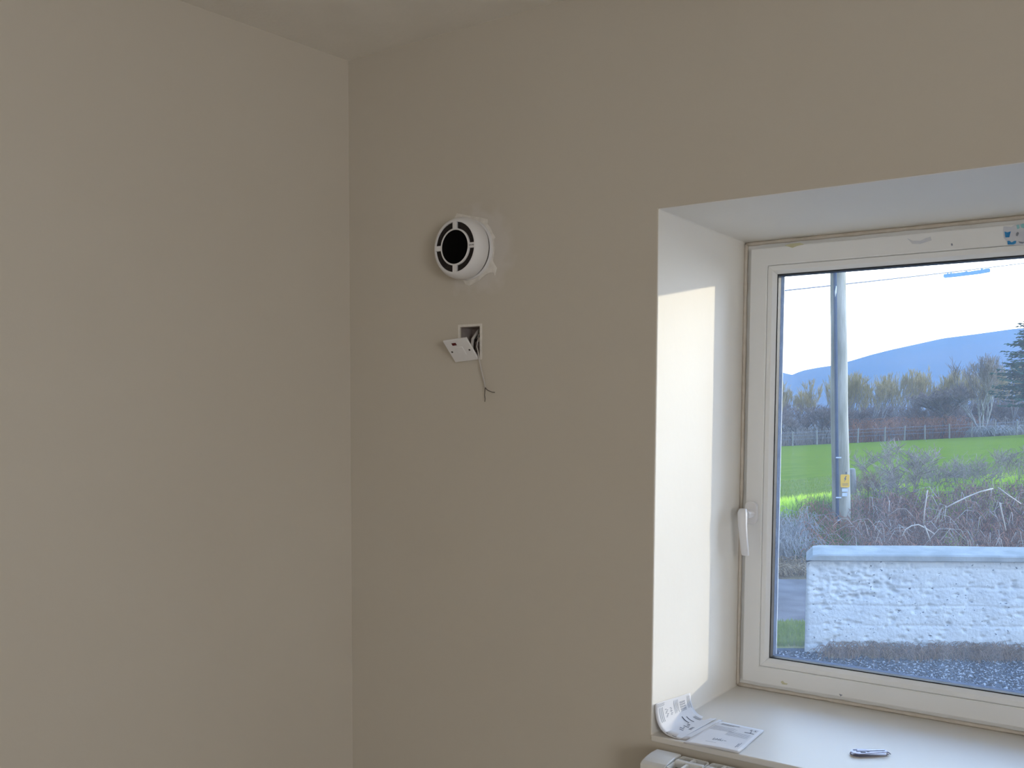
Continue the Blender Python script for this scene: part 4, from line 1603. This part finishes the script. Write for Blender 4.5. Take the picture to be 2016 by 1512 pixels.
def blades(name, spots, n, h, wd, m_, label, cat='grass'):
    mb = MB()
    for _ in range(n):
        b = spots()
        a = random.uniform(0, 6.283)
        d = Vector((math.cos(a), math.sin(a), 0))
        s_ = Vector((-d.y, d.x, 0)) * wd * random.uniform(0.6, 1.2)
        hh = h * random.uniform(0.5, 1.15)
        lean = hh * random.uniform(0.1, 0.55)
        m1 = b + d * lean * 0.35 + Vector((0, 0, hh * 0.6))
        tp_ = b + d * lean + Vector((0, 0, hh))
        mb.add([b - s_, b + s_, m1 + s_ * 0.8, m1 - s_ * 0.8, tp_], [(0, 1, 2, 3), (3, 2, 4)])
    o = mb.build(name, m_, recalc=False)
    return tag(o, label, cat, kind='stuff')


random.seed(8)
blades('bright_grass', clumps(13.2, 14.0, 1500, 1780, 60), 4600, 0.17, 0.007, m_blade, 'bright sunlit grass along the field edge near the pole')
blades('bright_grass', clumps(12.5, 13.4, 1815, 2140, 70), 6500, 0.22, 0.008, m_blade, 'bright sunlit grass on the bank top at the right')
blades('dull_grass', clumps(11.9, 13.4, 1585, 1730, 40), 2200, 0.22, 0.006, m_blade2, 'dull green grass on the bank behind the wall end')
blades('grass_tuft', clumps(11.9, 12.1, 1858, 1915, 8, 0.06), 260, 0.24, 0.007, m_blade, 'small bright grass tuft just above the garden wall coping')
blades('field_grass', gp_(13.6, 22, 1480, 2160), 14000, 0.055, 0.006, m_blade2, 'short pasture grass at the near side of the field')
blades('verge_grass', gp_(7.75, 8.65, 1440, 1600), 3500, 0.05, 0.004, m_blade2, 'mossy grass blades beside the wall end')
blades('dead_grass_fringe', clumps(7.40, 7.54, 1640, 2160, 110, 0.03), 4200, 0.075, 0.0035, m_dead, 'dead grass fringe along the foot of the garden wall', 'dead grass')
twigmass('dead_weeds', clumps(7.36, 7.54, 1645, 2160, 60, 0.05), 1700, 0.12, 0.0026, m_deadd, 'brown dead weeds at the foot of the garden wall', 'weeds', 1.2)

twigmass('pale_stems', gp_(11.7, 12.7, 1690, 2150), 170, 0.42, 0.0050, m_straw, 'scattered pale stems in the brambles on the bank', 'bramble', 1.0)

# shrubs on the bank, each its own thing
sh = [tree_proto(201 + i, 1.0, (m_twigG, m_twigG), 0.55, 0.25, 5, 3, 4, 0.0040, 0.012, 0.38) for i in range(3)]
tw_r = tree_proto(230, 1.0, (m_redd, m_redd), 0.5, 0.3, 4, 3, 4, 0.0045, 0.012, 0.35)
for px, u, hgt, pr, rz, lab in (
        (1780, 13.3, 0.98, sh[0], 0.3, 'largest grey bare shrub rising in front of the green field'),
        (1752, 13.1, 0.62, sh[1], 1.3, 'small bare shrub at the left foot of the largest grey shrub'),
        (1822, 13.2, 0.70, sh[2], 2.3, 'bare grey shrub directly right of the largest shrub'),
        (1890, 13.3, 0.62, sh[1], 4.0, 'bushy bare shrub in the middle of the bright bank grass'),
        (1948, 13.2, 0.66, sh[2], 5.0, 'thin dark stemmed thorn shrub near the right side of the pane'),
        (2008, 13.4, 0.70, sh[0], 3.3, 'bare shrub cut by the right edge of the view'),
        (1700, 13.3, 0.55, tw_r, 0.9, 'slender reddish sapling beside the leaning fence post')):
    v = (px - PX) / FPX * u
    place('bare_shrub' if pr is not tw_r else 'sapling', pr, W(u, v, ground(u, v) - 0.03), hgt, rz, lab, 'shrub')

# long pale canes arching over the brambles, one by one
canes = [([(1862, 1000), (1880, 990), (1905, 978), (1930, 968), (1955, 962)], 'straight pale cane lying across the rust red bracken'),
         ([(1776, 1055), (1783, 1042), (1795, 1035), (1808, 1033), (1822, 1040), (1840, 1052)], 'hooked pale cane arching just above the coping'),
         ([(1818, 1030), (1820, 1005), (1823, 985), (1826, 965)], 'upright pale cane in the dark bramble'),
         ([(1820, 1035), (1826, 1050), (1832, 1068)], 'short pale cane running down to the coping'),
         ([(1968, 990), (1972, 1010), (1977, 1030), (1980, 1045)], 'pale cane hanging down at the right side of the bank'),
         ([(1965, 960), (1985, 975), (2010, 992)], 'thin brown cane sloping down to the right of the bank')]
for pts, lab in canes:
    mb = MB()
    mb.tube([at(x, y, 11.75 + 0.02 * i) for i, (x, y) in enumerate(pts)], 0.0085, 6)
    tag(mb.build('bramble_cane', m_straw, smooth=True), lab, 'bramble cane', 'long pale canes on the bank')
